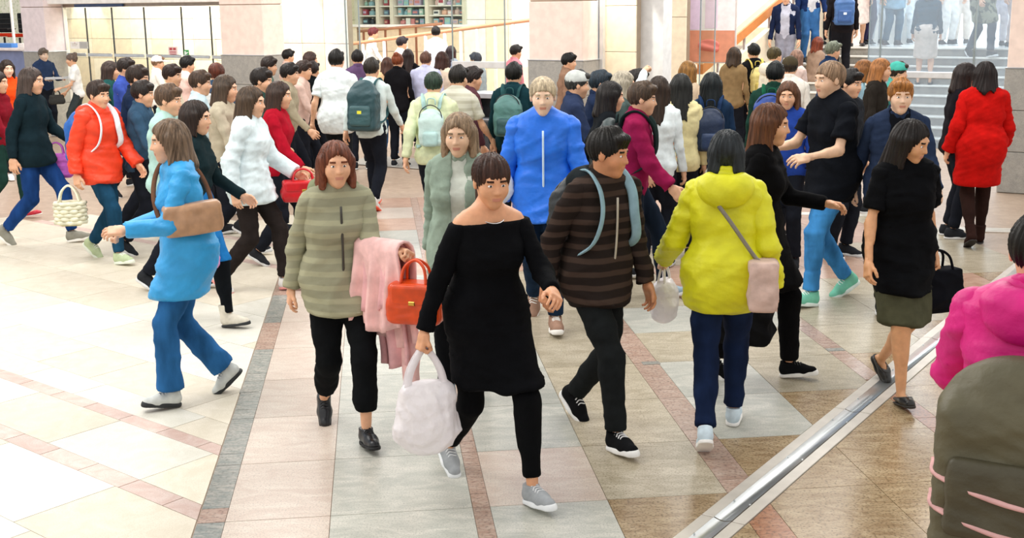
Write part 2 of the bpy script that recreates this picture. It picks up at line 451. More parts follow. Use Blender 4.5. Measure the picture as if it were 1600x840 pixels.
def shoe_proto(kind, res):
    """upper and sole meshes, origin at the ankle, sole at z=-.08, toe towards +y"""
    k_ = ('shoe', kind, res)
    if k_ in _proto: return _proto[k_]
    low = kind == 'flat'
    up = [cone((0, -.028, -.035), (0, .08, -.046), .041, .041, k=.02), cone((0, .08, -.05), (.004, .142, -.056), .041, .034, k=.02)]
    if kind in ('sneaker', 'oxford'): up += [cone((0, -.022, -.02), (0, -.014, .018), .041, .043, k=.02, cap=((0, -.015, .022), (0, .15, .98))), cone((0, .0, -.01), (0, .06, -.03), .034, .034, k=.02)]
    if kind == 'boot': up += [cone((0, -.022, -.02), (0, -.012, .10), .045, .052, k=.02, cap=((0, 0, .10), (0, 0, 1))), cone((0, .0, -.005), (0, .06, -.03), .036, .034, k=.02)]
    bot = -.066 if kind != 'oxford' else -.062
    clips = [((0, 0, bot), (0, 0, -1))]
    if low:
        clips.append(((0, 0, -.036), (0, -.2, .98)))
        up.append(ell((0, .02, -.03), (.03, .065, .03), .008, True))
    V, Q = field_mesh(up, res, clips=clips)
    w = .0455 if kind != 'flat' else .042
    so = [cone((0, -.03, -.07), (0, .05, -.07), w * .93, w, k=.02), cone((0, .05, -.07), (.004, .146, -.07), w, w * .84, k=.02)]
    if kind == 'oxford':
        def fn(D, X, Y, Z):
            heel = np.where(Y < -.004, -.045, -.066 + .0 * Y)
            gap = np.where((Y > -.012) & (Y < .035), -.071, -.08)
            return np.maximum(np.maximum(D, Z - np.maximum(heel, -.060)), gap - Z)
        V2, Q2 = field_mesh(so, res * .8, func=fn)
    else:
        t = {'sneaker': -.052, 'boot': -.060, 'flat': -.068}[kind]
        V2, Q2 = field_mesh(so, res * .8, clips=[((0, 0, -.08), (0, 0, -1)), ((0, .06, t), (0, -.06, 1))])
    lay = []
    for i in range(5):
        y = .004 + .017 * i; z = .031 - .37 * y
        lay.append(np.array([(-.026, y, z - .014), (-.012, y + .006, z), (.012, y - .002, z + .001), (.026, y + .004, z - .014)]))
    r = raw_mesh('shoe_upper', V, [Q], [plain('placeholder', '888888')]), raw_mesh('shoe_sole', V2, [Q2], [plain('placeholder', '888888')]), lay
    _proto[k_] = r; return r
def omat(o, m):
    o.material_slots[0].link = 'OBJECT'; o.material_slots[0].material = m

def rot_to(y, z):
    y = np.array(y, float); y /= np.linalg.norm(y); z = np.array(z, float); z = z - y * (z @ y); z /= np.linalg.norm(z)
    x = np.cross(y, z); return np.stack([x, y, z], 1)

N_PEOPLE = [0]
STANDS = []                                       # where people already stand
PILLARS = [(-11.7, -11.0), (-6.51, -5.55), (-.45, .42), (6.02, 7.2)]
def free_height(hx, hy, p, z0, ratio):
    """a stature near p whose standing place along the measured sight line is free"""
    best = None
    for k in range(0, 25):
        dp = (k + 1) // 2 * .012 * (1 if k % 2 else -1); c = gp(hx, hy, z0 + (p + dp) * ratio)
        r = c - P0; u, v = r @ EU, r @ EV
        d = min([math.hypot(c[0] - q[0], c[1] - q[1]) for q in STANDS] + [9])
        if any(a - .32 < u < b + .32 for a, b in PILLARS) and -.35 < v < .9: d = 0
        if best is None or d > best[0] + .02: best = (d, p + dp)
        if d > .5: return p + dp
    return best[1]
def person(label, hx=None, hy=None, p=1.65, head=0, top=None, bottom=None, shoes=('sneaker', 'EEEEEE', 'F5F5F5'), hair=('short', '1B1513'),
           gait=None, arms=None, fem=False, skin='E0AE8C', lod=1, z0=0.0, fy=None, root=None, lean=4, yaw=0, nod=6, girth=1.0, hood=None, collar=True, hands='relaxed',
           hat=None, foot=None, toes=6):
    """One figure. head: heading in degrees (0 away from the camera, 90 to the picture's right, 180 towards it)."""
    N_PEOPLE[0] += 1; seed = N_PEOPLE[0]; rs = random.Random(seed)
    shw = .152 if fem else .172; hipw = .088 if fem else .08
    # ---- legs
    feet = {}
    if gait is None: gait = ('stand',)
    if gait[0] == 'walk':
        st, lead = gait[1], gait[2]; other = 'R' if lead == 'L' else 'L'
        lift = gait[3] if len(gait) > 3 else 38
        feet[lead] = (st * .48, 8, .086); th = math.radians(lift)
        feet[other] = (-st * .52, -lift, .08 * math.cos(th) + .12 * math.sin(th))
    else:
        a = rs.uniform(-.04, .04); feet['L'] = (a, 0, .08); feet['R'] = (-a, 0, .08)
    le = math.radians(lean)
    # standing height lost to the stride and the lean
    hz1 = min(za + math.sqrt((.848) ** 2 - y ** 2) for (y, pt, za) in feet.values())
    ratio = (hz1 + .645 * math.cos(le) + .122) / 1.7
    hor = -ROLL * ((hx or 0) - 800)
    if fy is not None: p = HC * (1 - (hy - hor) / (fy - hor)) / ratio
    elif root is None: p = free_height(hx, hy, p, z0, ratio)
    s = p / 1.7
    R = {0: .0145, 1: .023, 2: .031}[lod]; RB = {0: .025, 1: .033, 2: .037}[lod]; RH = {0: .0056, 1: .0092, 2: .0125}[lod]; RN = {0: .0049, 1: .0078, 2: .009}[lod]
    L1, L2 = .435 * s, .425 * s
    hz = min(za * s + math.sqrt((L1 + L2 - .012) ** 2 - (y * s) ** 2) for (y, pt, za) in feet.values())
    drop = hz - .93 * s
    def up(q):                                   # rest-pose upper body point -> posed
        x, y, z = np.array(q, float) * s
        dz = z - .93 * s
        return np.array([x, y * math.cos(le) + dz * math.sin(le), hz + dz * math.cos(le) - y * math.sin(le)])
    Rup = np.array([[1, 0, 0], [0, math.cos(le), math.sin(le)], [0, -math.sin(le), math.cos(le)]])
    low = lambda q: np.array([q[0] * s, q[1] * s, q[2] * s + drop])
    legs = {}
    for sd, sg in (('L', -1), ('R', 1)):
        y, pt, za = feet[sd]
        hip = low((sg * hipw, 0, .92)); ank = np.array([sg * (.075 if gait[0] != 'stand' else .10) * s, y * s, za * s])
        d = ank - hip; D = min(np.linalg.norm(d), L1 + L2 - 1e-3); dn = d / np.linalg.norm(d)
        ca = (L1 * L1 + D * D - L2 * L2) / (2 * L1 * D); ca = max(-1, min(1, ca)); sa = math.sqrt(1 - ca * ca)
        f = np.array([0, 1, 0]) - dn * dn[1]; f /= np.linalg.norm(f)
        knee = hip + L1 * (dn * ca + f * sa)
        legs[sd] = (hip, knee, ank, pt, sg)
    # ---- arms
    if arms is None:
        if gait[0] in ('walk', 'swing'):
            a = 26; arms = {'L': (-a if lead == 'L' else a, 10, 22), 'R': (-a if lead == 'R' else a, 10, 22)}
        else: arms = {'L': (4, 9, 14), 'R': (4, 9, 14)}
    ar = {}
    for sd, sg in (('L', -1), ('R', 1)):
        a = arms[sd]; sw, ab, el = (math.radians(v) for v in a[:3]); inn = a[3] if len(a) > 3 else .15
        sh = up((sg * shw, 0, 1.385))
        ud = Rup @ np.array([sg * math.sin(ab), math.sin(sw) * math.cos(ab), -math.cos(sw) * math.cos(ab)])
        fd = np.array([-sg * inn, 1, .15]); fd = fd - ud * (fd @ ud)
        if np.linalg.norm(fd) < .05: fd = np.array([0, 0, 1.])
        fd /= np.linalg.norm(fd)
        elb = sh + ud * .285 * s
        fo = ud * math.cos(el) + fd * math.sin(el); wr = elb + fo * .245 * s
        ar[sd] = (sh, elb, wr, ud, fo, sg)
    g = girth * (.86 if fem else .92)
    def torso(r=1.0, cap=None, cap2=None, k=.07, lower=True, upper=True):
        c = lambda a, b, ra, rb=None, kk=k, cp=cap: cone(up(a), up(b), ra * s * g * r, (ra if rb is None else rb) * s * g * r, kk * s, cp)
        o = []
        hw = .088 if fem else .078
        if lower: o += [c((-hw, -.01, .93), (hw, -.01, .93), .102), c((-.055, 0, 1.08), (.055, 0, 1.08), .092 if fem else .1),
                        c((-hw * .8, -.03, .90), (hw * .8, -.03, .90), .09)]
        if upper:
            o += [c((-.066, .0, 1.26), (.066, .0, 1.26), .105 if not fem else .096), c((-shw + .05, -.005, 1.375), (shw - .05, -.005, 1.375), .066),
                  c((-.055, 0, 1.05), (-.066, 0, 1.26), .088), c((.055, 0, 1.05), (.066, 0, 1.26), .088),
                  c((-.066, 0, 1.24), (-.07, -.005, 1.36), .085, .07), c((.066, 0, 1.24), (.07, -.005, 1.36), .085, .07),
                  c((-.11, -.012, 1.39), (0, -.012, 1.455), .05, .048), c((.11, -.012, 1.39), (0, -.012, 1.455), .05, .048)]
            if fem: o += [c((.062, .07, 1.25), (.058, .075, 1.24), .056), c((-.062, .07, 1.25), (-.058, .075, 1.24), .056)]
        return o
    def arm_prims(r=1.0, sleeve='long', k=.022, add=0.0):
        o = []
        for sd, (sh, elb, wr, ud, fo, sg) in ar.items():
            if sleeve == 'long':
                o += [cone(sh, elb, .052 * s * g * r + add, .042 * s * g * r + add, k * s),
                      cone(elb, elb + (wr - elb) * 1.06, .041 * s * g * r + add, .031 * s * r + add, k * s, cap=(elb + (wr - elb) * .97, fo))]
            elif sleeve == 'short':
                o += [cone(sh, elb, .053 * s * g * r + add, .052 * s * r + add, k * s, cap=(sh + (elb - sh) * .72, ud))]
            elif sleeve == 'pushed':
                o += [cone(sh, elb, .052 * s * g * r + add, .042 * s * g * r + add, k * s), cone(elb, wr, .041 * s * g * r + add, .036 * s * r + add, k * s, cap=(elb + (wr - elb) * .4, fo))]
            else:
                o += [cone(sh, elb, .046 * s * g, .036 * s * g, k * s), cone(elb, wr, .037 * s * g, .026 * s, k * s), cone(elb, elb + (wr - elb) * .35, .036 * s * g, .038 * s * g, k * s)]
        return o
    def leg_prims(r=1.0, end=1.0, k=.05, hemr=None):
        o = []
        for sd, (hip, kn, an, pt, sg) in legs.items():
            if end <= .5:
                o += [cone(hip, kn, .086 * s * g * r, .068 * s * r if hemr is None else hemr * s, k * s, cap=(hip + (kn - hip) * end * 2, (kn - hip) / L1))]
            else:
                ax = (an - kn) / np.linalg.norm(an - kn)
                o += [cone(hip, kn, .083 * s * g * r, .055 * s * r, k * s), cone(hip + (kn - hip) * .1 + np.array([0, -.015 * s, 0]), hip + (kn - hip) * .7, .08 * s * g * r, .062 * s * r, k * s),
                      cone(kn, an, .052 * s * r, (.034 * r if hemr is None else hemr) * s, k * s, cap=(kn + (an - kn) * (end - .5) * 2, ax)),
                      cone(kn + ax * .08 * s + np.array([0, -.012 * s, 0]), kn + ax * .2 * s + np.array([0, -.012 * s, 0]), .05 * s * r, .042 * s * r, k * s)]
        return o
    # ---- head frame
    ya, no = math.radians(yaw), math.radians(nod)
    Rh = np.array([[math.cos(ya), math.sin(ya), 0], [-math.sin(ya), math.cos(ya), 0], [0, 0, 1]]) @ np.array([[1, 0, 0], [0, math.cos(no), math.sin(no)], [0, -math.sin(no), math.cos(no)]])
    hc = up((0, .022, 1.585)) if abs(le) < .5 else up((0, .05, 1.57))
    topz = hc + Rh @ (np.array([0, -.015, .122]) * s)
    # ---- the body: one mesh
    B = torso(.96) + arm_prims(1.0, 'skin') + leg_prims(.93)
    B += [cone(up((0, -.012, 1.43)), hc + Rh @ (np.array([0, -.018, -.05]) * s), .054 * s, .050 * s, .03 * s)]
    for sd, (hip, kn, an, pt, sg) in legs.items():
        a = math.radians(pt); fdir = np.array([sg * .12, math.cos(a), math.sin(a)]); dn = np.array([0, math.sin(a), -math.cos(a)])
        B.append(cone(an + dn * .035 * s - fdir * .02 * s, an + dn * .056 * s + fdir * .12 * s, .031 * s, .023 * s, .02 * s))
    V, Q = field_mesh(B, RB); mi = np.zeros(len(Q), int)
    hv, hq, hm = head_proto(RH)
    hv = hv * s @ Rh.T + hc
    Q = np.concatenate([Q, hq + len(V)]); V = np.concatenate([V, hv]); mi = np.concatenate([mi, hm])
    HM = {}
    for sd, (sh, elb, wr, ud, fo, sg) in ar.items():
        hp = hands if isinstance(hands, str) else hands[sd]
        pv, pq = hand_proto(hp, RN)
        zz = np.array([sg, 0.0, 0.15]) if abs(fo[0]) < .8 else np.array([0, 1.0, .5])
        if math.degrees(math.acos(max(-1, min(1, float(-fo[2]))))) > 60: zz = np.array([sg * .6, 0, .8])
        Rm = rot_to(fo, zz)
        pv = pv * np.array([1 if sg < 0 else -1, 1, 1]) * s * (.95 if fem else 1.03)
        if sg > 0: pq = pq[:, ::-1]
        pw = pv @ Rm.T + wr
        HM[sd] = (wr + Rm @ (np.array([0, .075, -.022]) * s), Rm)
        Q = np.concatenate([Q, pq + len(V)]); V = np.concatenate([V, pw]); mi = np.concatenate([mi, np.zeros(len(pq), int)])
    hcol = hair[1]
    mats = [skin_mat(skin), plain('lips', 'C4846F', .45), hair_mat(hcol), plain('eye_white', 'F2EEE8', .2), plain('iris', '2A1A12', .15)]
    me = raw_mesh('person', V, [Q], mats, mi)
    o = link('person', me)
    # ---- place it: the top of the head lies on the measured sight line, or the root is given
    th = -math.radians(head); Rz = np.array([[math.cos(th), -math.sin(th), 0], [math.sin(th), math.cos(th), 0], [0, 0, 1]])
    if root is not None: loc = np.array(root, float)
    else:
        t = gp(hx, hy, z0 + topz[2]) - Rz @ topz; loc = np.array([t[0], t[1], z0])
    STANDS.append(loc); o.location = loc; o.rotation_euler = (0, 0, th)
    tag(o, label, 'person')
    # ---- garments
    def garment(name, prims, off, mat, amp=.006, clips=(), freq=(11, 11, 26), res=None, par=None, more=(), func=None):
        v, q = field_mesh(prims, res or R, off * s, clips, func)
        if not len(v): return None
        if amp: v = wrinkle(v, q, amp * s, freq, seed * 7 + len(name))
        for i, pr in enumerate(more):                 # the sleeves, sewn on at the armholes
            v2, q2 = field_mesh(pr, res or R, off * s * .85, clips)
            v2 = wrinkle(v2, q2, amp * s * .85, (13, 13, 30), seed * 7 + 31 * (i + 1))
            q = np.concatenate([q, q2 + len(v)]); v = np.concatenate([v, v2])
        return link(name, raw_mesh(name, v, [q], [mat]), par or o)
    if bottom:
        kind, bm = bottom[0], bottom[1]; hem = bottom[2] if len(bottom) > 2 else None
        wc = (low((0, 0, 1.03)), (0, 0, 1))
        pel = [cone(low((-.08, -.005, .94)), low((.08, -.005, .94)), .1 * s * g, None, .06 * s, wc), cone(low((-.06, 0, 1.03)), low((.06, 0, 1.03)), .092 * s * g, None, .06 * s, wc),
               cone(low((-.06, -.035, .9)), low((.06, -.035, .9)), .088 * s * g, None, .06 * s)]
        if kind in ('jeans', 'trousers', 'flared'): garment('trousers', pel + leg_prims(1.04, .965, hemr={'jeans': .05, 'trousers': .056, 'flared': .078}[kind]), .006, bm, .005)
        elif kind == 'leggings': garment('leggings', pel + leg_prims(.95, hem or .965, hemr=.036), .006, bm, .002)
        elif kind == 'cropped': garment('trousers', pel + leg_prims(1.02, hem or .84, hemr=.056), .010, bm, .006)
        elif kind == 'shorts': garment('shorts', pel + leg_prims(1.05, hem or .46), .014, bm, .006)
        elif kind == 'skirt':
            z = hem or .5; sk = list(pel)
            hc_ = (np.array([0, 0, z * s]), (0, 0, -1))
            for sd, (hip, kn, an, pt, sg) in legs.items(): sk.append(cone(hip, kn + np.array([0, 0, -.1 * s]), .084 * s, .105 * s, .12 * s, hc_))
            sk.append(cone(low((0, 0, .9)), (legs['L'][1] + legs['R'][1]) / 2 + np.array([0, 0, -.1 * s]), .095 * s, .125 * s, .12 * s, hc_))
            if len(bottom) > 3: garment('leggings', leg_prims(.95, .965, hemr=.036), .006, bottom[3], .002)
            garment('skirt', sk, .012, bm, .010, freq=(16, 16, 3))
    if top:
        kind, tm = top[0], top[1]; opt = top[2] if len(top) > 2 else {}
        hem = opt.get('hem', {'jacket': .84, 'tshirt': .86, 'shirt': .84, 'coat': .55, 'hoodie': .86, 'offshoulder': .6}[kind])
        off = opt.get('off', {'jacket': .017, 'tshirt': .014, 'shirt': .014, 'coat': .018, 'hoodie': .016, 'offshoulder': .014}[kind])
        sl = opt.get('sleeve', 'short' if kind == 'tshirt' else 'long')
        hcap = (np.array([0, 0, hem * s + drop * .6]), (0, 0, -1))
        T = torso(1.0, hcap)
        if kind == 'offshoulder':
            T = torso(1.0, hcap); T = T[:-4] + T[-2:] if fem else T[:-2]
        A = arm_prims(1.0, sl, add=opt.get('puff', 0.0))
        P = T; n_ = len(A) // 2; SL = [A[:n_], A[n_:]] if sl != 'none' else []
        func = None
        if opt.get('open'):
            yo = up((0, .02, 1.1))[1]; wo = opt.get('gap', .05) * s; zn = up((0, 0, 1.40))[2]; oy = .02 * s
            func = lambda D, X, Y, Z: np.maximum(D, np.minimum(np.minimum(Y - yo, wo + .05 * np.maximum(0, zn - .3 * s - Z) - np.abs(X)), 1))
            T2 = torso(.99, (np.array([0, 0, .88 * s + drop * .6]), (0, 0, -1)))
            garment('shirt', T2, .009, opt['open'], .004)
        if hem < .84:
            fl = opt.get('flare', .0)
            for sd, (hip, kn, an, pt, sg) in legs.items():
                P.append(cone(hip + np.array([0, 0, .05 * s]), hip + (kn - hip) * 1.15, .098 * s * g, (.098 + fl) * s * g, .10 * s, hcap))
            mid = (legs['L'][1] + legs['R'][1]) / 2
            P.append(cone(low((0, -.01, .95)), mid + np.array([0, 0, -.06 * s]), .115 * s, (.12 + fl) * s, .12 * s, hcap))
            P.append(cone(low((-.07, -.02, 1.0)), low((.07, -.02, 1.0)), .1 * s * g, None, .08 * s))
        if collar and kind in ('jacket', 'coat', 'shirt', 'hoodie'):
            n = 10; cr = .060 if kind != 'shirt' else .055; hh = .035 if kind in ('jacket', 'coat') else .02
            rr = .010
            pts = [up((cr * math.cos(a), -.008 + cr * .95 * math.sin(a), 1.452 - .028 * math.sin(a))) for a in np.linspace(0, 2 * math.pi, n, endpoint=False)]
            pt2 = [up((cr * 1.04 * math.cos(a), -.005 + cr * math.sin(a), 1.452 + hh - .03 * math.sin(a))) for a in np.linspace(0, 2 * math.pi, n, endpoint=False)]
            cp = []
            for i in range(n):
                cp += [cone(pts[i], pts[(i + 1) % n], rr * s, None, .01), cone(pt2[i], pt2[(i + 1) % n], rr * .8 * s, None, .01), cone(pts[i], pt2[i], rr * s, None, .02)]
            garment('collar', cp, .004, opt.get('collar_mat', tm), 0, res=max(.0085, R * .6))
        name = {'jacket': 'jacket', 'tshirt': 't_shirt', 'shirt': 'shirt', 'coat': 'coat', 'hoodie': 'hoodie', 'offshoulder': 'tunic'}[kind]
        if kind == 'offshoulder': clips = [(up((0, 0, 1.40)), Rup @ np.array([0, 0, 1.]))]
        else: clips = ()
        tg = garment(name, P, off, tm, opt.get('amp', .010), clips, more=SL, func=func)
        if opt.get('zip') is not None and lod == 0:
            y0 = {True: .13, False: .12}[fem]
            zp = [up((0, .100 + .02 * math.sin((z - .85) * 6) + off + (.012 if fem else .006), z)) for z in np.linspace(hem + .04, 1.38, 12)]
            link('zip', tube_mesh('zip', zp, .007 * s, plain('zip', opt['zip'], .4), flat=.6), o)
    if hood:
        garment('hood', [ell(up((0, -.12, 1.405)), np.array([.115, .055, .075]) * s, .03), cone(up((-.075, -.04, 1.45)), up((.075, -.04, 1.45)), .03 * s, None, .06 * s),
                         cone(up((-.10, .02, 1.42)), up((-.09, -.09, 1.43)), .028 * s, .035 * s, .05 * s), cone(up((.10, .02, 1.42)), up((.09, -.09, 1.43)), .028 * s, .035 * s, .05 * s),
                         ell(up((0, -.07, 1.49)), np.array([.065, .06, .04]) * s, .03, True)], .018, hood, .006)
    # ---- hair, hat
    if True:
        hk = ('hairmesh', hair[0], {0: .005, 1: .0068, 2: .009}[lod])
        if hk not in _proto:
            v, q = hair_proto(hair[0], hk[2]); _proto[hk] = raw_mesh('hair', v, [q], [plain('placeholder', '888888')])
        ho = link('hair', _proto[hk], o)
        Mh = Matrix.Identity(4)
        for i in range(3):
            for j in range(3): Mh[i][j] = Rh[i][j] * s
            Mh[i][3] = hc[i]
        ho.matrix_local = Mh; omat(ho, hair_mat(hcol))
    if hat:
        hp = [ell((0, -.012, .05), (.092, .112, .092), .02)]
        hp2 = []
        v, q = field_mesh(hp, .008, clips=[((0, 0, .035), (0, .15, -1))])
        if hat[0] == 'cap':
            v2, q2 = field_mesh([ell((0, .12, .045), (.07, .075, .012), .01)], .007)
            q = np.concatenate([q, q2 + len(v)]); v = np.concatenate([v, v2])
        link('cap' if hat[0] == 'cap' else 'knit_hat', raw_mesh('hat', v * s @ Rh.T + hc, [q], [cloth(hat[1])]), o)
    # ---- shoes
    if shoes:
        up_me, so_me, lay = shoe_proto(shoes[0], {0: .005, 1: .008, 2: .011}[lod])
        for sd, (hip, kn, an, pt, sg) in legs.items():
            a = math.radians(pt)
            Mx = Matrix.Translation(Vector(an)) @ Matrix.Rotation(-math.radians(toes) * sg, 4, 'Z') @ Matrix.Rotation(a, 4, 'X') @ Matrix.Scale(s * (.93 if fem else 1.03), 4)
            so = link('shoe', up_me, o); so.matrix_local = Mx; omat(so, cloth(shoes[1], 'leather' if shoes[0] in ('oxford', 'flat') else 'cloth'))
            sl = link('sole', so_me, so); omat(sl, plain('rubber', shoes[2], .6))
            if lod == 0 and shoes[0] in ('sneaker', 'oxford'):
                vs = []
                lc = plain('lace', shoes[3] if len(shoes) > 3 else shoes[2], .7)
                V_, F_ = [], []
                for L in lay:
                    tm_ = tube_mesh('lace', spline(L, 3), .0036, lc, n=5)
                    b = len(V_); V_ += [tuple(x.co) for x in tm_.vertices]; F_ += [tuple(b + i for i in pl.vertices) for pl in tm_.polygons]; bpy.data.meshes.remove(tm_)
                lm = bpy.data.meshes.new('laces'); lm.from_pydata(V_, [], F_); lm.materials.append(lc); link('laces', lm, so)
    Mw = Matrix.Translation(Vector(loc)) @ Matrix.Rotation(th, 4, 'Z')
    U = Matrix.Identity(4)
    o0 = up((0, 0, 0)); ex = up((1, 0, 0)) - o0; ey = up((0, 1, 0)) - o0; ez = up((0, 0, 1)) - o0
    for i in range(3): U[i][0], U[i][1], U[i][2], U[i][3] = ex[i], ey[i], ez[i], o0[i]
    offt = 0.0
    if top: offt = off
    return dict(o=o, M=Mw, U=Mw @ U, s=s, hand={k: Mw @ Vector(v[0]) for k, v in HM.items()}, elbow={k: Mw @ Vector(v[1]) for k, v in ar.items()}, wrist={k: Mw @ Vector(v[2]) for k, v in ar.items()},
                loc=loc, head=head, off=offt, th=th, seed=seed)

# ================================================================== bags
def put(o, M): o.matrix_basis = M
def backpack(pp, label, c, c2=None, w=.15, h=.23, d=.085, logo=None, lod=1, straps=True, strap_c=None, group=None, kind='shell', dz=0.0):
    r = empty('backpack'); put(r, pp['U'] @ Matrix.Translation((0, 0, dz))); tag(r, label, 'backpack', group)
    m = cloth(c, kind); m2 = cloth(c2 or c, kind); ms = cloth(strap_c or c2 or c, 'cloth')
    res = {0: .010, 1: .014, 2: .018}[lod]
    y = -.105 - pp['off'] - d
    v, q = field_mesh([rbox((0, y, 1.18 - h * .18), (w - .05, d - .045, h * .82 - .05), .05, .03), ell((0, y, 1.18 + h * .55), (w * .96, d * .95, h * .55), .05)], res); v = wrinkle(v, q, .006, seed=pp['seed'])
    link('main_compartment', raw_mesh('main_compartment', v, [q], [m]), r)
    v, q = field_mesh([rbox((0, y - d + .005, 1.08), (w - .075, .012, h * .42 - .03), .03, .02)], res); v = wrinkle(v, q, .004, seed=pp['seed'] + 3)
    link('front_pocket', raw_mesh('front_pocket', v, [q], [m2]), r)
    link('zip', tube_mesh('zip', spline([(-w * .9, y - d * .35, 1.14), (-w * .82, y - d * .55, 1.33), (0, y - d * .6, 1.40), (w * .82, y - d * .55, 1.33), (w * .9, y - d * .35, 1.14)], 5), .005, plain('zip_tape', '15161A', .5), n=6), r)
    link('top_handle', tube_mesh('top_handle', spline([(-.04, y + d * .6, 1.40), (-.03, y + d * .6, 1.455), (.03, y + d * .6, 1.455), (.04, y + d * .6, 1.40)], 4), .010, ms, n=6, flat=.6), r)
    if straps:
        e = pp['off']
        for sg in (-1, 1):
            pts = [(sg * .07, y + d, 1.36), (sg * .085, -.08 - e, 1.435 + e), (sg * .095, -.005, 1.475 + e), (sg * .10, .085 + e, 1.41 + e * .5), (sg * .105, .125 + e, 1.29), (sg * .14, .11 + e, 1.15), (sg * .155, .0, 1.05), (sg * .13, y + d, 1.0)]
            link('strap', tube_mesh('strap', spline(pts, 5), .026, ms, n=8, flat=.3, up=(0, 0, 1)), r)
    if logo:
        g_ = box_mesh('badge', .05, .004, .035, plain('badge', logo, .5), .001); b = link('badge', g_, r); b.location = (0, y - d - .034, 1.12)
    return r
def bag_root(name, label, cat, loc, rz=0, group=None):
    r = empty(name, loc, rz); tag(r, label, cat, group); return r
def carrier_bag(label, hand, rz=0, w=.15, h=.30, d=.07, mat=None, name='plastic_bag', drop=.17, seed=3):
    hand = Vector(hand)
    r = bag_root(name, label, 'bag', hand, rz)
    z1 = -drop
    v, q = field_mesh([ell((0, 0, z1 - h * .62), (w, d * 1.25, h * .42), .06), cone((-w * .55, 0, z1 - h * .12), (w * .55, 0, z1 - h * .12), d * .55, None, .08), ell((0, 0, z1 - h * .35), (w * .8, d, h * .4), .05)], .01)
    v = wrinkle(v, q, .012, (18, 18, 14), seed); v = wrinkle(v, q, .006, (40, 40, 30), seed + 1)
    m = mat or plastic_mat()
    link('bag_body', raw_mesh('bag_body', v, [q], [m]), r)
    for sg in (-1, 1):
        link('handle', tube_mesh('handle', spline([(-w * .55, sg * .02, z1 - h * .1), (-w * .4, sg * .015, z1 * .55), (-.012, sg * .006, .0), (.012, sg * .006, .0), (w * .4, sg * .015, z1 * .55), (w * .55, sg * .02, z1 - h * .1)], 5), [.018] * 26, m, n=6, flat=.35, up=(0, 1, 0)), r)
    return r
def handbag(label, top_pt, rz, c, w=.16, h=.22, d=.06, drop=.13, kind='leather', hard='D9B45A', name='handbag', flap=True, sag=.004):
    r = bag_root(name, label, 'bag', Vector(top_pt), rz)
    m = cloth(c, kind); zc = -drop - h / 2
    v, q = field_mesh([rbox((0, 0, zc - .01), (w - .03, d - .025, h / 2 - .03), .03, .02), rbox((0, 0, zc - h * .22), (w - .02, d - .018, h * .25 - .03), .03, .03)], .009); v = wrinkle(v, q, sag, seed=int(w * 100))
    link('bag_body', raw_mesh('bag_body', v, [q], [m]), r)
    if flap:
        v, q = field_mesh([rbox((0, -d * .95, zc + h * .18), (w - .035, .004, h * .28 - .02), .014, .01)], .008); link('flap', raw_mesh('flap', v, [q], [m]), r)
        b = link('clasp', box_mesh('clasp', .035, .012, .022, plain('clasp', hard, .25, 1.0), .003), r); b.location = (0, -d - .012, zc + h * .0)
    for sg in (-1, 1):
        link('handle', tube_mesh('handle', spline([(-w * .5, sg * d * .7, -drop - .02), (-w * .38, sg * d * .4, -drop * .35), (0, sg * .008, 0), (w * .38, sg * d * .4, -drop * .35), (w * .5, sg * d * .7, -drop - .02)], 6), .008, m, n=7), r)
    return r
def crossbody(pp, label, c, side=1, back=-.1, z=.92, w=.15, h=.12, d=.05, kind='cloth', strap='5A5550', fwd=0.0):
    """shoulder bag hung across the body; in the wearer's chest frame"""
    r = empty('shoulder_bag'); put(r, pp['U']); tag(r, label, 'bag')
    x = side * .20; y = back
    m = cloth(c, kind)
    v, q = field_mesh([rbox((x, y, z), (d - .02, w - .03, h - .03), .03, .03), ell((x, y, z - h * .35), (d * 1.05, w * 1.0, h * .6), .04)], .011); v = wrinkle(v, q, .009, (20, 20, 20), seed=pp['seed'])
    link('bag_body', raw_mesh('bag_body', v, [q], [m]), r)
    e = pp['off']
    pts = [(x, y + .06, z + h * .8), (side * .155, .11 + e, 1.12), (side * .03, .135 + e, 1.27), (-side * .09, .075 + e, 1.42), (-side * .10, -.01, 1.475 + e), (-side * .08, -.10 - e, 1.40), (side * .03, -.14 - e, 1.25), (side * .15, -.12 - e, 1.08), (x, y - .06, z + h * .8)]
    link('strap', tube_mesh('strap', spline(pts, 5), .016, cloth(strap), n=6, flat=.35), r)
    return r

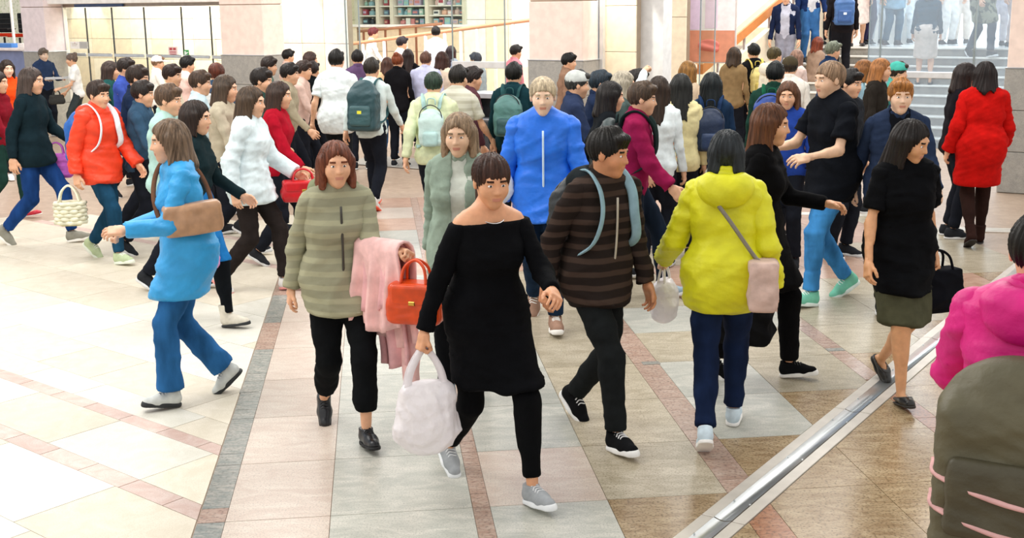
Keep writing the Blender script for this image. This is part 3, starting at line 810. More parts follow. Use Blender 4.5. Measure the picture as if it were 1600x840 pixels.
# ================================================================== the setting
def stone(name, c1, c2, c3, rough=.28, big=7.0, fine=150.0, streak=None):
    m, nt, b = new_mat(name)
    geo = nd(nt, 'ShaderNodeNewGeometry'); oi = nd(nt, 'ShaderNodeObjectInfo')
    sc = nd(nt, 'ShaderNodeVectorMath', operation='SCALE'); sc.inputs[3].default_value = 40.0
    cx = nd(nt, 'ShaderNodeCombineXYZ'); nt.links.new(oi.outputs['Random'], cx.inputs[0]); nt.links.new(oi.outputs['Random'], cx.inputs[1])
    nt.links.new(cx.outputs[0], sc.inputs[0])
    ad = nd(nt, 'ShaderNodeVectorMath', operation='ADD'); nt.links.new(geo.outputs['Position'], ad.inputs[0]); nt.links.new(sc.outputs[0], ad.inputs[1])
    vec = ad.outputs[0]
    if streak:
        mp = nd(nt, 'ShaderNodeMapping'); mp.inputs['Rotation'].default_value = (0, 0, .5); mp.inputs['Scale'].default_value = streak
        nt.links.new(vec, mp.inputs[0]); vec2 = mp.outputs[0]
    else: vec2 = vec
    n1 = nd(nt, 'ShaderNodeTexNoise', Scale=big, Detail=6.0, Roughness=.65, Distortion=1.2); nt.links.new(vec2, n1.inputs['Vector'])
    n2 = nd(nt, 'ShaderNodeTexNoise', Scale=fine, Detail=2.0); nt.links.new(vec, n2.inputs['Vector'])
    r1 = nd(nt, 'ShaderNodeValToRGB'); r1.color_ramp.elements[0].position = .38; r1.color_ramp.elements[1].position = .66
    r1.color_ramp.elements[0].color = lin(c1); r1.color_ramp.elements[1].color = lin(c2)
    nt.links.new(n1.outputs['Fac'], r1.inputs[0])
    r2 = nd(nt, 'ShaderNodeValToRGB'); r2.color_ramp.elements[0].position = .5; r2.color_ramp.elements[1].position = .7
    r2.color_ramp.elements[0].color = (0, 0, 0, 1); r2.color_ramp.elements[1].color = (.75, .75, .75, 1)
    nt.links.new(n2.outputs['Fac'], r2.inputs[0])
    mx = nd(nt, 'ShaderNodeMix', data_type='RGBA'); nt.links.new(r2.outputs[0], mx.inputs[0]); nt.links.new(r1.outputs[0], mx.inputs[6]); mx.inputs[7].default_value = lin(c3)
    hs = nd(nt, 'ShaderNodeHueSaturation'); mr = nd(nt, 'ShaderNodeMapRange'); mr.inputs[3].default_value = .9; mr.inputs[4].default_value = 1.08
    nt.links.new(oi.outputs['Random'], mr.inputs[0]); nt.links.new(mr.outputs[0], hs.inputs['Value']); nt.links.new(mx.outputs[2], hs.inputs['Color'])
    nt.links.new(hs.outputs[0], b.inputs['Base Color']); b.inputs['Roughness'].default_value = rough
    b.inputs['Specular IOR Level'].default_value = .35
    return m
ST = dict(
    pale=stone('pale_granite', 'CFCCBF', 'DAD7CC', 'C0BAAA', .45),
    pale2=stone('cream_granite', 'CCC3B0', 'D8D0BF', 'BCB29C', .45),
    pinkstrip=stone('pink_granite_strip', 'C0A498', 'CDBAB0', 'AC9488', .35),
    grey=stone('grey_green_granite', 'AFB0A6', 'CDCABF', '94968E', .3, 4.0, 120, (1, 2.6, 1)),
    pink=stone('rose_granite', 'C2B0A2', 'D0C4B6', '9C9086', .3, 4.0, 120, (1, 2.6, 1)),
    tan=stone('tan_granite', 'A89D86', 'C4BAA5', '776B54', .3, 5.0, 100, (1, 2.4, 1)),
    brown=stone('brown_granite', '957C5C', 'B9A482', '54422C', .25, 6.0, 80, (1, 2.6, 1)),
    red=stone('red_granite', 'B08C78', 'C8AA96', '8C6A58', .28, 5.0, 110, (1, 2.4, 1)),
    band=stone('blue_grey_marble', '878B85', 'AFAAA0', '74736C', .25, 9.0, 60, (1, 3, 1)),
    bandred=stone('rose_marble', 'A98C7C', 'BFAA9A', '7D6A60', .25, 9.0, 60, (1, 3, 1)),
    deepred=stone('orange_marble', '96664A', 'B08468', '4E4038', .25, 9.0, 60, (1, 3, 1)),
)
# ---- floor: stone slabs set one by one on a bed
floor = link('floor', box_mesh('floor', 44, 44, .05, stone('floor_bed', 'A08A78', 'B39F8C', '7C6E60', .4), c=(0, 0, 0)))
floor.location = (0, 18, -.031); tag(floor, 'polished stone slab floor of the concourse hall', kind='structure')
def clip_poly(P, n, c):
    """keep n.p <= c"""
    out = []
    for i in range(len(P)):
        a, b = P[i], P[(i + 1) % len(P)]; da, db = a @ n - c, b @ n - c
        if da <= 0: out.append(a)
        if (da < 0) != (db < 0) and abs(da - db) > 1e-9: out.append(a + (b - a) * (da / (da - db)))
    return out
def slab(poly, mat, zt=0.0, th=.012, name='floor_slab'):
    P = np.array(poly); 
    a = .5 * abs(np.sum(P[:, 0] * np.roll(P[:, 1], -1) - P[:, 1] * np.roll(P[:, 0], -1)))
    if a < .0006: return None
    c = P.mean(0); k = len(P)
    if np.sum(P[:, 0] * np.roll(P[:, 1], -1) - P[:, 1] * np.roll(P[:, 0], -1)) < 0: P = P[::-1]
    d = c - P; P = P + d / (np.linalg.norm(d, axis=1)[:, None] + 1e-9) * .0028
    Q = P - c
    V = [(x, y, 0) for x, y in Q] + [(x, y, -th) for x, y in Q]
    fs = [tuple(range(k))] + [(i + k, (i + 1) % k + k, (i + 1) % k, i) for i in range(k)]
    me = bpy.data.meshes.new(name); me.from_pydata(V, [], fs); me.materials.append(mat)
    o = link(name, me, floor); o.location = (c[0] - floor.location[0], c[1] - floor.location[1], zt - floor.location[2])
    return o
def seen(c, m=120, far=17.5):
    d = np.array([c[0], c[1], 0]) - CAM; wd = d @ _fw
    if wd < 1 or c[1] > far: return False
    x = 800 + F * (d @ _rt) / wd; y = 420 - F * (d @ _up) / wd
    return -m < x < 1600 + m and y < 840 + 160
rs = random.Random(5)
wn = np.array([.994, .11]); gn = np.array([-.11, .994])               # slab grid of the middle
cn = np.array([.635, .773]); en = np.array([.773, -.635])             # slab grid of the pale floor
qn = np.array([.827, -.562]); qd = np.array([.562, .827])             # drainage channel
Q0, Q1 = -2.20, -1.99
rows = [.9, 1.5, 2.1, 2.55, 3.08, 3.20, 3.65, 3.75, 3.985, 4.43, 5.05, 5.65, 6.25, 6.82, 6.93, 7.45, 7.56, 8.15, 8.75, 9.35]
strips = {(3.08, 3.20), (3.65, 3.75), (6.82, 6.93), (7.45, 7.56)}
for a, b in zip(rows[:-1], rows[1:]):
    st = (a, b) in strips; e = -14 + rs.random() * .9
    while e < 0:
        L = .36 if st else rs.choice((.85, 1.0, .6)); e2 = e + L
        P = [cn * cc + en * ee for cc, ee in ((a, e), (b, e), (b, e2), (a, e2))]
        m = sum(P) / 4; P = clip_poly(P, wn, -.875)
        if len(P) > 2 and seen(m, 220, 13.2): slab(P, ST['pinkstrip'] if st else (ST['pale2'] if rs.random() < .35 or m[1] > 9.5 else ST['pale']))
        e = e2
cols = [-.87, -.745, -.27, .385, .465, 1.02, 1.60, 1.76, 2.33, 2.93, 3.05, 3.65, 4.25, 4.37, 4.97, 5.6]
bands = {(-.87, -.745), (.385, .465), (1.60, 1.76), (2.93, 3.05), (4.25, 4.37)}
for ci, (a, b) in enumerate(zip(cols[:-1], cols[1:])):
    band = (a, b) in bands; r = 3.85 if ci % 2 else 3.85
    while r < 16.5:
        r2 = r + .71
        sub = [(r, r + .16), (r + .16, r2)] if band else [(r, r2)]
        for r_a, r_b in sub:
            P = [wn * ww + gn * rr for ww, rr in ((a, r_a), (b, r_a), (b, r_b), (a, r_b))]
            m = sum(P) / 4
            if not seen(m, 60, 14.5): continue
            qq = m @ qn
            far = (m[1] - 9) / 5
            if band: mat = ST['band'] if (rs.random() < .65 and a < 0) else ST['bandred']
            elif qq > Q0: mat = ST['brown'] if rs.random() < .9 else ST['tan']
            elif rs.random() < far: mat = ST['red']
            elif a < -.3: mat = ST['pink'] if rs.random() < .9 else ST['grey']
            elif a > 1.0: mat = ST['tan'] if rs.random() < .92 else ST['grey']
            else: mat = ST['grey'] if rs.random() < .85 else ST['pink']
            A = clip_poly(P, qn, Q0 - .002); B = clip_poly(P, -qn, -Q1 - .002)
            if len(A) > 2: slab(A, mat)
            if len(B) > 2: slab(B, (ST['brown'] if rs.random() < .93 else ST['tan']) if not band else ST['deepred'])
        r = r2
# small blue inlay stones
for x, y in ((390, 610), (1017, 567), (1305, 546)):
    p = gp(x, y)[:2]; h = .04
    slab([p + wn * .06 * i + gn * .035 * j for i, j in ((-1, -1), (1, -1), (1, 1), (-1, 1))], ST['band'], .002, .012, 'inlay_stone')
# ---- metal channel across the floor
steel = plain('brushed_steel', 'D5DADB', .28, .9); steel2 = plain('satin_flange', 'CFC9BF', .45, .35)
ang = math.atan2(qd[1], qd[0])
ch = empty('floor_channel', (0, 0, 0)); tag(ch, 'long steel floor channel cover running diagonally across the stone slabs', kind='structure')
for i in range(6):
    t0 = 3.0 + i * 1.75; t1 = t0 + 1.742
    for (qa, qb, nm, mt, zt) in ((Q0, Q0 + .062, 'flange', steel2, .006), (Q1 - .062, Q1, 'flange', steel2, .006)):
        c = qn * (qa + qb) / 2 + qd * (t0 + t1) / 2
        o = link(nm, box_mesh(nm, t1 - t0, qb - qa - .002, .016, mt, .002), ch); o.location = (c[0], c[1], zt - .008); o.rotation_euler = (0, 0, ang)
    V = []; n = 9; qa, qb = Q0 + .062, Q1 - .062
    for t in (t0, t1):
        for j in range(n):
            f = j / (n - 1); z = .008 - .010 * math.sin(math.pi * f)
            c = qn * (qa + (qb - qa) * f) + qd * t; V.append((c[0], c[1], z))
    me = raw_mesh('channel_plate', V, [np.array([(j, j + 1, n + j + 1, n + j) for j in range(n - 1)])[:, ::-1]], [steel])
    link('channel_plate', me, ch)
    for f in (.12, .5, .88):
        for qq in (Q0 + .066, Q1 - .066):
            c = qn * qq + qd * (t0 + (t1 - t0) * f); bm = bmesh.new(); bmesh.ops.create_cone(bm, cap_ends=True, segments=10, radius1=.006, radius2=.005, depth=.004)
            me = bpy.data.meshes.new('screw'); bm.to_mesh(me); bm.free(); me.materials.append(steel); o = link('screw', me, ch); o.location = (c[0], c[1], .0095)
# ---- grooved metal tactile strips on the floor by the stairs
def tactile(x0, x1, y, n, label):
    r = empty('tactile_strip', Vector(gp((x0 + x1) / 2, y))); tag(r, label, kind='structure')
    a, b = gp(x0, y), gp(x1, y + 3); d = (b - a); L = np.linalg.norm(d); d /= L; nn = np.array([-d[1], d[0], 0])
    for i in range(n):
        c = (a + b) / 2 + nn * (i - n / 2) * .045
        o = link('metal_bar', box_mesh('metal_bar', L, .018, .008, plain('tactile_metal', 'F0EDE4', .3, .4), .002), r)
        o.location = Vector(c) - r.location + Vector((0, 0, .004)); o.rotation_euler = (0, 0, math.atan2(d[1], d[0]))
tactile(1495, 1640, 358, 5, 'pale metal tactile bars set in the floor beside the red coat')
tactile(1235, 1360, 333, 4, 'pale metal tactile bars set in the floor behind the light jeans')

# ---- pillars of the shop front
pinkwall = plain('pale_pink_plaster', 'F3DDD0', .6); lav = plain('lavender_plaster', 'EBDDE0', .6)
cream = plain('cream_panel', 'F6E9CF', .5); beige = plain('beige_panel', 'EFDDBE', .55); white = plain('white_paint', 'F6F3EE', .5)
granite = stone('speckled_grey_granite', '9C9A94', 'B2ADA5', '77746E', .4, 9, 180)
joint = plain('joint_shadow_gap', '9A8B78', .7); alu = plain('aluminium', 'C6CBD0', .3, .8); dark = plain('dark_metal', '3A3C40', .4, .3)
def pillar(u0, u1, d, n, label, mat=pinkwall, bt=1.45):
    r = root_at('pillar', (u0 + u1) / 2, d / 2); tag(r, label, kind='structure')
    zs = [bt, 2.28, 4.2]
    for a, b in zip(zs[:-1], zs[1:]): fbox('cladding_panel', u0, u1, 0, d, a + .006, b - .006, mat, r, .008)
    fbox('pillar_core', u0 + .02, u1 - .02, .02, d - .02, 0, 4.2, joint, r)
    for a, b in ((0.0, .48), (.486, .966), (.972, bt)): fbox('granite_panel', u0 - .015, u1 + .015, -.015, d + .015, a, b, granite, r, .005)
    fbox('base_cap', u0 - .025, u1 + .025, -.025, d + .025, bt, bt + .012, alu, r, .003)
    return r
pillar(-11.70, -11.03, .45, 1, 'lavender plastered pillar with granite base beside the office counter', lav)
pillar(-6.51, -5.55, .5, 2, 'pale pink pillar with grey granite base beside the lit glass doors')
pillar(-.45, .42, .55, 3, 'pale pink pillar with grey granite base between ramp and stairs')
pillar(6.02, 7.2, .8, 4, 'pale pink pillar with grey granite base beside the wide stairs')
# metal posts by the pillars
for x0, x1, v, lb in ((90, 104, .45, 'tall aluminium door post beside the lavender pillar'), (421, 437, .5, 'tall aluminium door post on the pink pillar by the spotlit wall'), (930, 943, .5, 'tall aluminium door post between pink pillar and spotlit panel')):
    u0, u1 = fp(x0, 60, v)[0], fp(x1, 60, v)[0]
    r = root_at('trim_1', (u0 + u1) / 2, v); tag(r, lb, kind='structure')
    fbox('post_face', u0, u0 + (u1 - u0) * .55, v - .05, v + .05, 0, 3.4, alu, r, .006); fbox('post_return', u0 + (u1 - u0) * .58, u1, v - .03, v + .06, 0, 3.4, plain('pale_aluminium', 'DDDDDC', .35, .5), r, .006)
# ---- header beam and glass doors on the left
GL = glass_mat('clear_glass', 'F4F7F4'); GB = glass_mat('blue_tinted_glass', 'EAF3FA', .2)
u0, u1 = fp(84, 8, .3)[0], -6.51
b = fbox('beam_header', u0, u1, .1, .7, 2.33, 3.2, white, None, .01); tag(b, 'white header beam above the glass doors', kind='structure')
b = fbox('trim_2', fp(104, 8, .5)[0], -6.51, .4, .6, 2.27, 2.33, plain('steel_track', '9A8F86', .35, .7), None, .004); tag(b, 'steel door track under the white header beam', kind='structure')
b = fbox('trim_3', fp(125, 8, .5)[0], fp(200, 8, .5)[0], .36, .40, 2.27, 2.34, plain('navy_sign_strip', '3F5C90', .5), None, .004); tag(b, 'blue sign strip on the door track', kind='structure')
xs = [105, 137, 178, 228, 286, 331, 352]
gd = root_at('window_1', -8.5, .5); tag(gd, 'row of tall clear glass door panes', kind='structure')
for x0, x1 in zip(xs[:-1], xs[1:]):
    a, c = fp(x0, 60, .5)[0], fp(x1, 60, .5)[0]
    fbox('glass_pane', a + .006, c - .006, .494, .506, .10, 2.26, GL, gd)
    fbox('pane_edge', c - .008, c + .004, .485, .515, .05, 2.26, dark, gd)
    fbox('bottom_rail', a + .01, c - .01, .47, .53, .02, .10, alu, gd, .004)
    fbox('push_rail', a + .03, c - .03, .44, .47, 1.36, 1.42, alu, gd, .008)
# lit beige panel wall behind the glass
def panel_wall(name, ua, ub, v, z1, nu, zs, mats, label, seed=1, z0=0.0):
    r = root_at(name, (ua + ub) / 2, v); tag(r, label, kind='structure'); q = random.Random(seed)
    fbox('wall_backing', ua, ub, v + .03, v + .15, z0, z1, joint, r)
    U = np.linspace(ua, ub, nu + 1)
    for i in range(nu):
        for a, b in zip(zs[:-1], zs[1:]): fbox('wall_panel', U[i] + .004, U[i + 1] - .004, v, v + .03, a + .004, b - .004, q.choice(mats), r, .003)
    return r
panel_wall('wall_lobby', fp(85, 60, 2.3)[0], fp(372, 60, 2.3)[0], 2.3, 3.4, 9, [0, .62, 1.22, 1.62, 2.02, 2.5, 3.4], [cream, beige, cream], 'beige panelled lobby wall behind the glass doors')
panel_wall('wall_ramp', fp(437, 60, 1.4)[0], fp(543, 60, 1.4)[0], 1.4, 3.4, 3, [0, .8, 1.6, 2.6, 3.4], [cream, white], 'cream panelled wall lit by a spotlight beside the ramp', 4)
panel_wall('wall_stair', fp(943, 60, .75)[0], fp(994, 60, .75)[0], .75, 3.4, 1, [0, .7, 1.55, 2.2, 3.4], [cream], 'narrow cream panelled wall beside the pink pillar', 5)
b = fbox('wall_grey', fp(993, 60, 1.0)[0], fp(1036, 60, 1.0)[0], 1.0, 1.3, 0, 3.4, plain('cool_white_panel', 'E6E8E8', .5)); tag(b, 'cool white wall slab beside the cream panelled wall', kind='structure')
panel_wall('wall_inner', fp(1036, 60, 3.0)[0] - .3, fp(1072, 60, 3.0)[0], 3.0, 3.4, 1, [0, 1.0, 2.0, 3.4], [cream], 'cream wall strip beside the poster', 6)
# spot lamps washing the panel walls (recessed downlights above the frame)
def downlight(u, v, tu, tv, power, label):
    r = root_at('downlight', u, v, 3.2); tag(r, label, 'lamp')
    bm = bmesh.new(); bmesh.ops.create_cone(bm, cap_ends=True, segments=20, radius1=.06, radius2=.05, depth=.12); me = bpy.data.meshes.new('housing'); bm.to_mesh(me); bm.free(); me.materials.append(white); h = link('housing', me, r); h.location = (0, 0, .07)
    l = bpy.data.lights.new('spot', 'SPOT'); l.energy = power; l.spot_size = math.radians(52); l.spot_blend = .35; l.color = (1, .93, .8); l.shadow_soft_size = .04
    o = bpy.data.objects.new('spot', l); col.objects.link(o); o.parent = r
    t = Vector((tu - u, tv - v, -1.35)); o.rotation_euler = t.to_track_quat('-Z', 'Y').to_euler()
for x, v, pw, lb in ((138, 2.3, 130, 'recessed downlight over the lobby wall'), (470, 1.4, 130, 'recessed downlight over the wall beside the ramp'), (967, .75, 110, 'recessed downlight over the narrow cream wall')):
    u = fp(x, 40, v)[0]; downlight(u, v - .45, u, v, pw, lb)
# notices on the glass
def notice(x0, y0, x1, y1, v, c, label, name='notice', cat='sign', deco=None):
    ua, za = fp(x0, y1, v); ub, zb = fp(x1, y0, v)
    r = root_at(name, (ua + ub) / 2, v, (za + zb) / 2); tag(r, label, cat)
    fbox('sheet', ua, ub, v - .006, v, za, zb, plain('paper', c, .6), r)
    for (fx0, fz0, fx1, fz1, cc) in deco or ():
        fbox('print_mark', ua + (ub - ua) * fx0, ua + (ub - ua) * fx1, v - .009, v - .006, za + (zb - za) * fz0, za + (zb - za) * fz1, plain('print', cc, .6), r)
    return r
notice(110.5, 65, 124, 76, .48, 'FBFAF6', 'white paper notice on the glass door', deco=[(.2, .6, .8, .7, 'C9C4BC'), (.2, .4, .7, .47, 'C9C4BC'), (.45, .78, .6, .84, 'C47A7A')])
notice(125, 65, 137, 76, .48, 'C9C9C6', 'grey square plate on the glass door', deco=[(.12, .12, .88, .88, 'BFBFBC')])
notice(264, 73, 277, 87, .48, 'F0D6D2', 'pink notice with red print on the glass door', deco=[(.15, .62, .45, .88, 'B8424A'), (.55, .62, .85, .88, 'B8424A'), (.15, .35, .85, .48, 'C46A70'), (.15, .15, .85, .25, 'C46A70')])
notice(288, 78, 295, 87, .48, '2F9E4E', 'small green exit sign on the glass door', 'exit_sign', deco=[(.15, .2, .45, .8, 'F2FFF4'), (.55, .5, .9, .65, 'F2FFF4'), (.5, .3, .7, .5, 'F2FFF4')])

# ---- office counter and chairs at the far left
v = .2; uL = -12.6 - .6
oc = root_at('office_counter', -12.3, v); tag(oc, 'blue fronted office counter with white ledge at the edge of the hall', 'counter')
za = fp(20, 79, v)[1]
fbox('counter_front', -14.2, -11.74, v, v + .12, 0, za, plain('slate_blue_panel', '7B86AE', .5), oc, .006)
fbox('counter_ledge', -14.2, -11.74, v - .08, v + .5, za, za + .05, plain('white_ledge', 'F3E7E2', .4), oc, .006)
b = fbox('ledge_tray', fp(0, 74, v + .1)[0] - .3, fp(21, 74, v + .1)[0], v + .05, v + .35, za + .05, za + .13, plain('blue_box', '3E7BC4', .5), None, .008); b.name = 'file_tray'; tag(b, 'blue file tray on the office counter ledge', 'tray')
b = fbox('paper_box', fp(31, 74, v + .1)[0], fp(40, 74, v + .1)[0], v + .05, v + .35, za + .05, za + .14, plain('white_box', 'F4EEEA', .5), None, .008); tag(b, 'white paper box on the office counter ledge', 'box')
b = fbox('wall_office', -20.0, -11.2, 4.2, 4.3, 0, 3.4, stone('wall_map', 'EFF2DC', 'F8F7EA', 'B9C79A', .7, 3, 20)); tag(b, 'pale office wall covered with a light green map', kind='structure')
b = fbox('trim_4', fp(17.5, 40, 1.0)[0], fp(19.5, 40, 1.0)[0], 1.0, 1.04, .5, 3.3, white, None); tag(b, 'thin white window bar of the office', kind='structure')
def office_chair(x, vv, label, col_back='26292B', lean_=0):
    u, z = fp(x, 20, vv); zt = z
    r = root_at('office_chair', u, vv); tag(r, label, 'chair', 'office chairs behind the counter'); r.rotation_euler.z += lean_; r.scale = (.72,) * 3
    bk = cloth(col_back); base = plain('chair_black', '1C1D1F', .5); rd = cloth('C8341C')
    H0 = 1.35
    def pb(n, sx, sy, sz, c, m, bev=.03): o = link(n, box_mesh(n, sx, sy, sz, m, bev, 3), r); o.location = c; return o
    zs = zt / .72 - .92
    pb('backrest', .46, .09, .62, (0, .18, zs + .60), bk, .04)
    for i in range(3): pb('back_rib', .36, .02, .03, (0, .125, zs + .42 + .15 * i), base, .008)
    pb('seat', .52, .50, .10, (0, -.05, zs + .22), rd, .04)
    for sg in (-1, 1):
        pb('armrest', .06, .28, .035, (sg * .29, -.05, zs + .42), base, .012); pb('arm_post', .035, .05, .22, (sg * .29, .02, zs + .30), base, .008)
    pb('gas_column', .06, .06, zs + .1, (0, 0, (zs + .1) / 2 + .05), base, .015)
    for k in range(5):
        a = k * 2 * math.pi / 5; o = pb('leg', .30, .05, .04, (math.cos(a) * .16, math.sin(a) * .16, .08), base, .01); o.rotation_euler = (0, 0, a)
        o = pb('caster', .05, .05, .06, (math.cos(a) * .30, math.sin(a) * .30, .032), base, .02)
office_chair(27, 3.0, 'black and red office chair beside the lavender pillar')
office_chair(3, 3.3, 'black and red office chair cut by the picture edge', lean_=.5)

# ---- shop behind the ramp
SV = 7.0
shop_u0, shop_u1 = fp(545, 30, SV)[0], fp(732, 30, SV)[0]; shop_z0 = fp(630, 38, SV)[1]
sh = root_at('shop_window', (shop_u0 + shop_u1) / 2, SV); tag(sh, 'bright shop window with white framed display shelves beyond the ramp', 'shop window')
fbox('back_panel', shop_u0, shop_u1, SV + .5, SV + .55, shop_z0, 3.4, plain('shop_back', 'E9F1EE', .5), sh)
fbox('sill', shop_u0 - .1, shop_u1 + .1, SV - .05, SV + .5, shop_z0 - .06, shop_z0, white, sh, .01)
uxs = [fp(x, 20, SV)[0] for x in (557, 590, 612, 667, 725)]
for uu in [shop_u0] + uxs: fbox('upright', uu - .045, uu + .045, SV - .02, SV + .5, shop_z0, 3.4, plain('warm_white_frame', 'F7EDE0', .5), sh, .006)
szs = [shop_z0, fp(630, 23.5, SV)[1], fp(630, 8.5, SV)[1], fp(630, -8, SV)[1]]
for zz in szs[1:]:
    for a, c in zip(uxs[:-1], uxs[1:]): fbox('shelf', a + .05, c - .05, SV + .02, SV + .48, zz - .03, zz, white, sh, .004)
fbox('shop_pane', shop_u0, shop_u1, SV - .06, SV - .05, shop_z0, 3.4, GL, sh)
b = fbox('beam_shop', shop_u0 - 6, shop_u1 + 5, SV - .04, SV + .7, 3.2, 3.6, white); tag(b, 'white beam above the shop window', kind='structure')
q = random.Random(11); goods = ['E9C9C6', 'D98F92', '8FB7C8', 'A9D0C4', '6B7F9A', 'F2F2F0', 'C7B7D8', '4B5563', 'E7B9A5', '9CC7D6', 'B24C5E']
GN = dict(zip(goods, ['pale pink', 'rose', 'light blue', 'mint', 'slate', 'white', 'lilac', 'dark grey', 'peach', 'sky blue', 'crimson']))
ORD = ['first', 'second', 'third', 'fourth', 'fifth', 'sixth', 'seventh', 'eighth', 'ninth', 'tenth']
bays = ['leftmost', 'narrow second', 'wide middle', 'last']
for bi, (a, c) in enumerate(zip(uxs[:-1], uxs[1:])):
    for si, zz in enumerate(szs[:3]):
        uu = a + .1; tall = szs[si + 1] - zz; cnt = -1
        while uu < c - .12:
            wd = q.uniform(.10, .19); hh = tall * q.uniform(.45, .78); cc = q.choice(goods)
            if uu + wd > c - .06: break
            if q.random() < .5:
                r = root_at('boxed_product', uu + wd / 2, SV + .18, zz); fbox('carton', uu, uu + wd, SV + .1, SV + .26, zz, zz + hh, plain('goods', cc, .5), r, .006)
                fbox('print_panel', uu + wd * .15, uu + wd * .85, SV + .094, SV + .1, zz + hh * .3, zz + hh * .7, plain('goods', q.choice(goods), .5), r)
            else:
                r = root_at('bottle', uu + wd / 2, SV + .18, zz)
                pts = [(0, 0, 0), (0, 0, hh * .6), (0, 0, hh * .72), (0, 0, hh * .8)]; o = link('bottle_body', tube_mesh('bottle_body', pts, [wd * .42, wd * .42, wd * .2, wd * .16], plain('goods', cc, .3), n=10), r)
                o = link('bottle_cap', tube_mesh('bottle_cap', [(0, 0, hh * .8), (0, 0, hh)], [wd * .2, wd * .2], plain('goods', 'F2F2F0', .4), n=10), r)
            cnt += 1; tag(r, f'{GN[cc]} {"carton" if r.name.startswith("box") else "bottle"}, {ORD[cnt]} from left on {("lower", "middle", "upper")[si]} shelf of {bays[bi]} shop bay', 'product', 'goods on the shop shelves')
            uu += wd + .02
for x0, x1, nm, lb in ((433, 556, 'wall_shop', 'cream shop wall beside the display window'), (724, 830, 'wall_shop_end', 'cream shop wall with a warm frame beyond the window')):
    a, c = fp(x0, 30, SV)[0], fp(x1, 30, SV)[0]; panel_wall(nm, a, c, SV, 3.4, 3, [0, 1.0, 1.9, 3.4], [cream, white], lb, 8)
panel_wall('wall_back', -14.5, .5, SV + .1, shop_z0 - .07, 14, [0, .6, 1.2, shop_z0 - .07], [beige, cream], 'low beige panelled wall under the shop window', 9)
for x0, x1, lb in ((800, 812, 'white framed shelf end seen beside the pink pillar'),):
    a, c = fp(x0, 10, 5.5)[0], fp(x1, 10, 5.5)[0]; b = fbox('trim_6', a, c, 5.5, 5.9, 1.0, 3.4, white); tag(b, lb, kind='structure')
# ---- ramp with handrails and posts
wood = plain('orange_wood_rail', 'E0A27C', .4)
RV = 4.2
ra = fp(480, 77.5, RV); rb = fp(827, 31.5, RV)
def at_ramp(f): return ra[0] + (rb[0] - ra[0]) * f, ra[1] + (rb[1] - ra[1]) * f
rmp = root_at('ramp', (ra[0] + rb[0]) / 2, RV + 1); tag(rmp, 'pale ramp slab rising behind the queue', kind='structure')
def slope_box(name, f0, f1, v0, v1, za0, za1, zb0, zb1, mat, par):
    (ua, _), (ub, _) = at_ramp(f0), at_ramp(f1)
    V = [W(ua, v0, za0), W(ub, v0, zb0), W(ub, v1, zb0), W(ua, v1, za0), W(ua, v0, za1), W(ub, v0, zb1), W(ub, v1, zb1), W(ua, v1, za1)]
    c = np.mean(V, 0); me = bpy.data.meshes.new(name)
    me.from_pydata([tuple(x - c) for x in V], [], [(3, 2, 1, 0), (4, 5, 6, 7), (0, 1, 5, 4), (1, 2, 6, 5), (2, 3, 7, 6), (3, 0, 4, 7)]); me.materials.append(mat)
    o = link(name, me); Mx = Matrix.Translation(Vector(c))
    if par: o.parent = par; o.matrix_local = par.matrix_basis.inverted() @ Mx
    else: o.matrix_basis = Mx
    return o
slope_box('ramp_slab', -.4, 1.15, RV + .05, SV, -.03, .02, -.03, .32, plain('ramp_floor', 'E4D9C8', .5), rmp)
hr = root_at('handrail', (ra[0] + rb[0]) / 2, RV); tag(hr, 'orange wooden handrail on white posts along the ramp', 'handrail')
pts = [W(*at_ramp(f)[:1], RV, at_ramp(f)[1]) for f in np.linspace(-.1, 1.05, 10)]
o = link('rail', tube_mesh('rail', [p - np.array(hr.location) for p in pts], .035, wood, n=8)); o.parent = hr; o.matrix_local = Matrix.Rotation(FA, 4, 'Z')
for x in (500, 533, 567, 600, 634, 665, 695, 720, 746, 774, 802):
    f = (x - 480) / (827 - 480); u, z = at_ramp(f)
    u = fp(x, 60, RV)[0]; f = (u - ra[0]) / (rb[0] - ra[0]); z = at_ramp(f)[1]
    fbox('post', u - .03, u + .03, RV - .02, RV + .02, 0, z - .03, white, hr, .005)
hr2 = root_at('handrail', fp(600, 47, 6.6)[0], 6.6); tag(hr2, 'thin brown handrail on dark brackets under the shop window', 'handrail')
a, c = fp(560, 49, 6.6), fp(690, 37, 6.6)
pp_ = [W(a[0] + (c[0] - a[0]) * f, 6.6, a[1] + (c[1] - a[1]) * f) - np.array(hr2.location) for f in (0, .5, 1)]
o = link('rail', tube_mesh('rail', pp_, .03, plain('brown_rail', 'B07C5C', .4), n=8)); o.parent = hr2; o.matrix_local = Matrix.Rotation(FA, 4, 'Z')
for x in (567, 601, 624, 649, 678):
    u = fp(x, 45, 6.6)[0]; f = (u - a[0]) / (c[0] - a[0]); z = a[1] + (c[1] - a[1]) * f
    fbox('post', u - .02, u + .02, 6.6, 6.64, .4, z, plain('brown_post', '8C5A40', .5), hr2, .004)
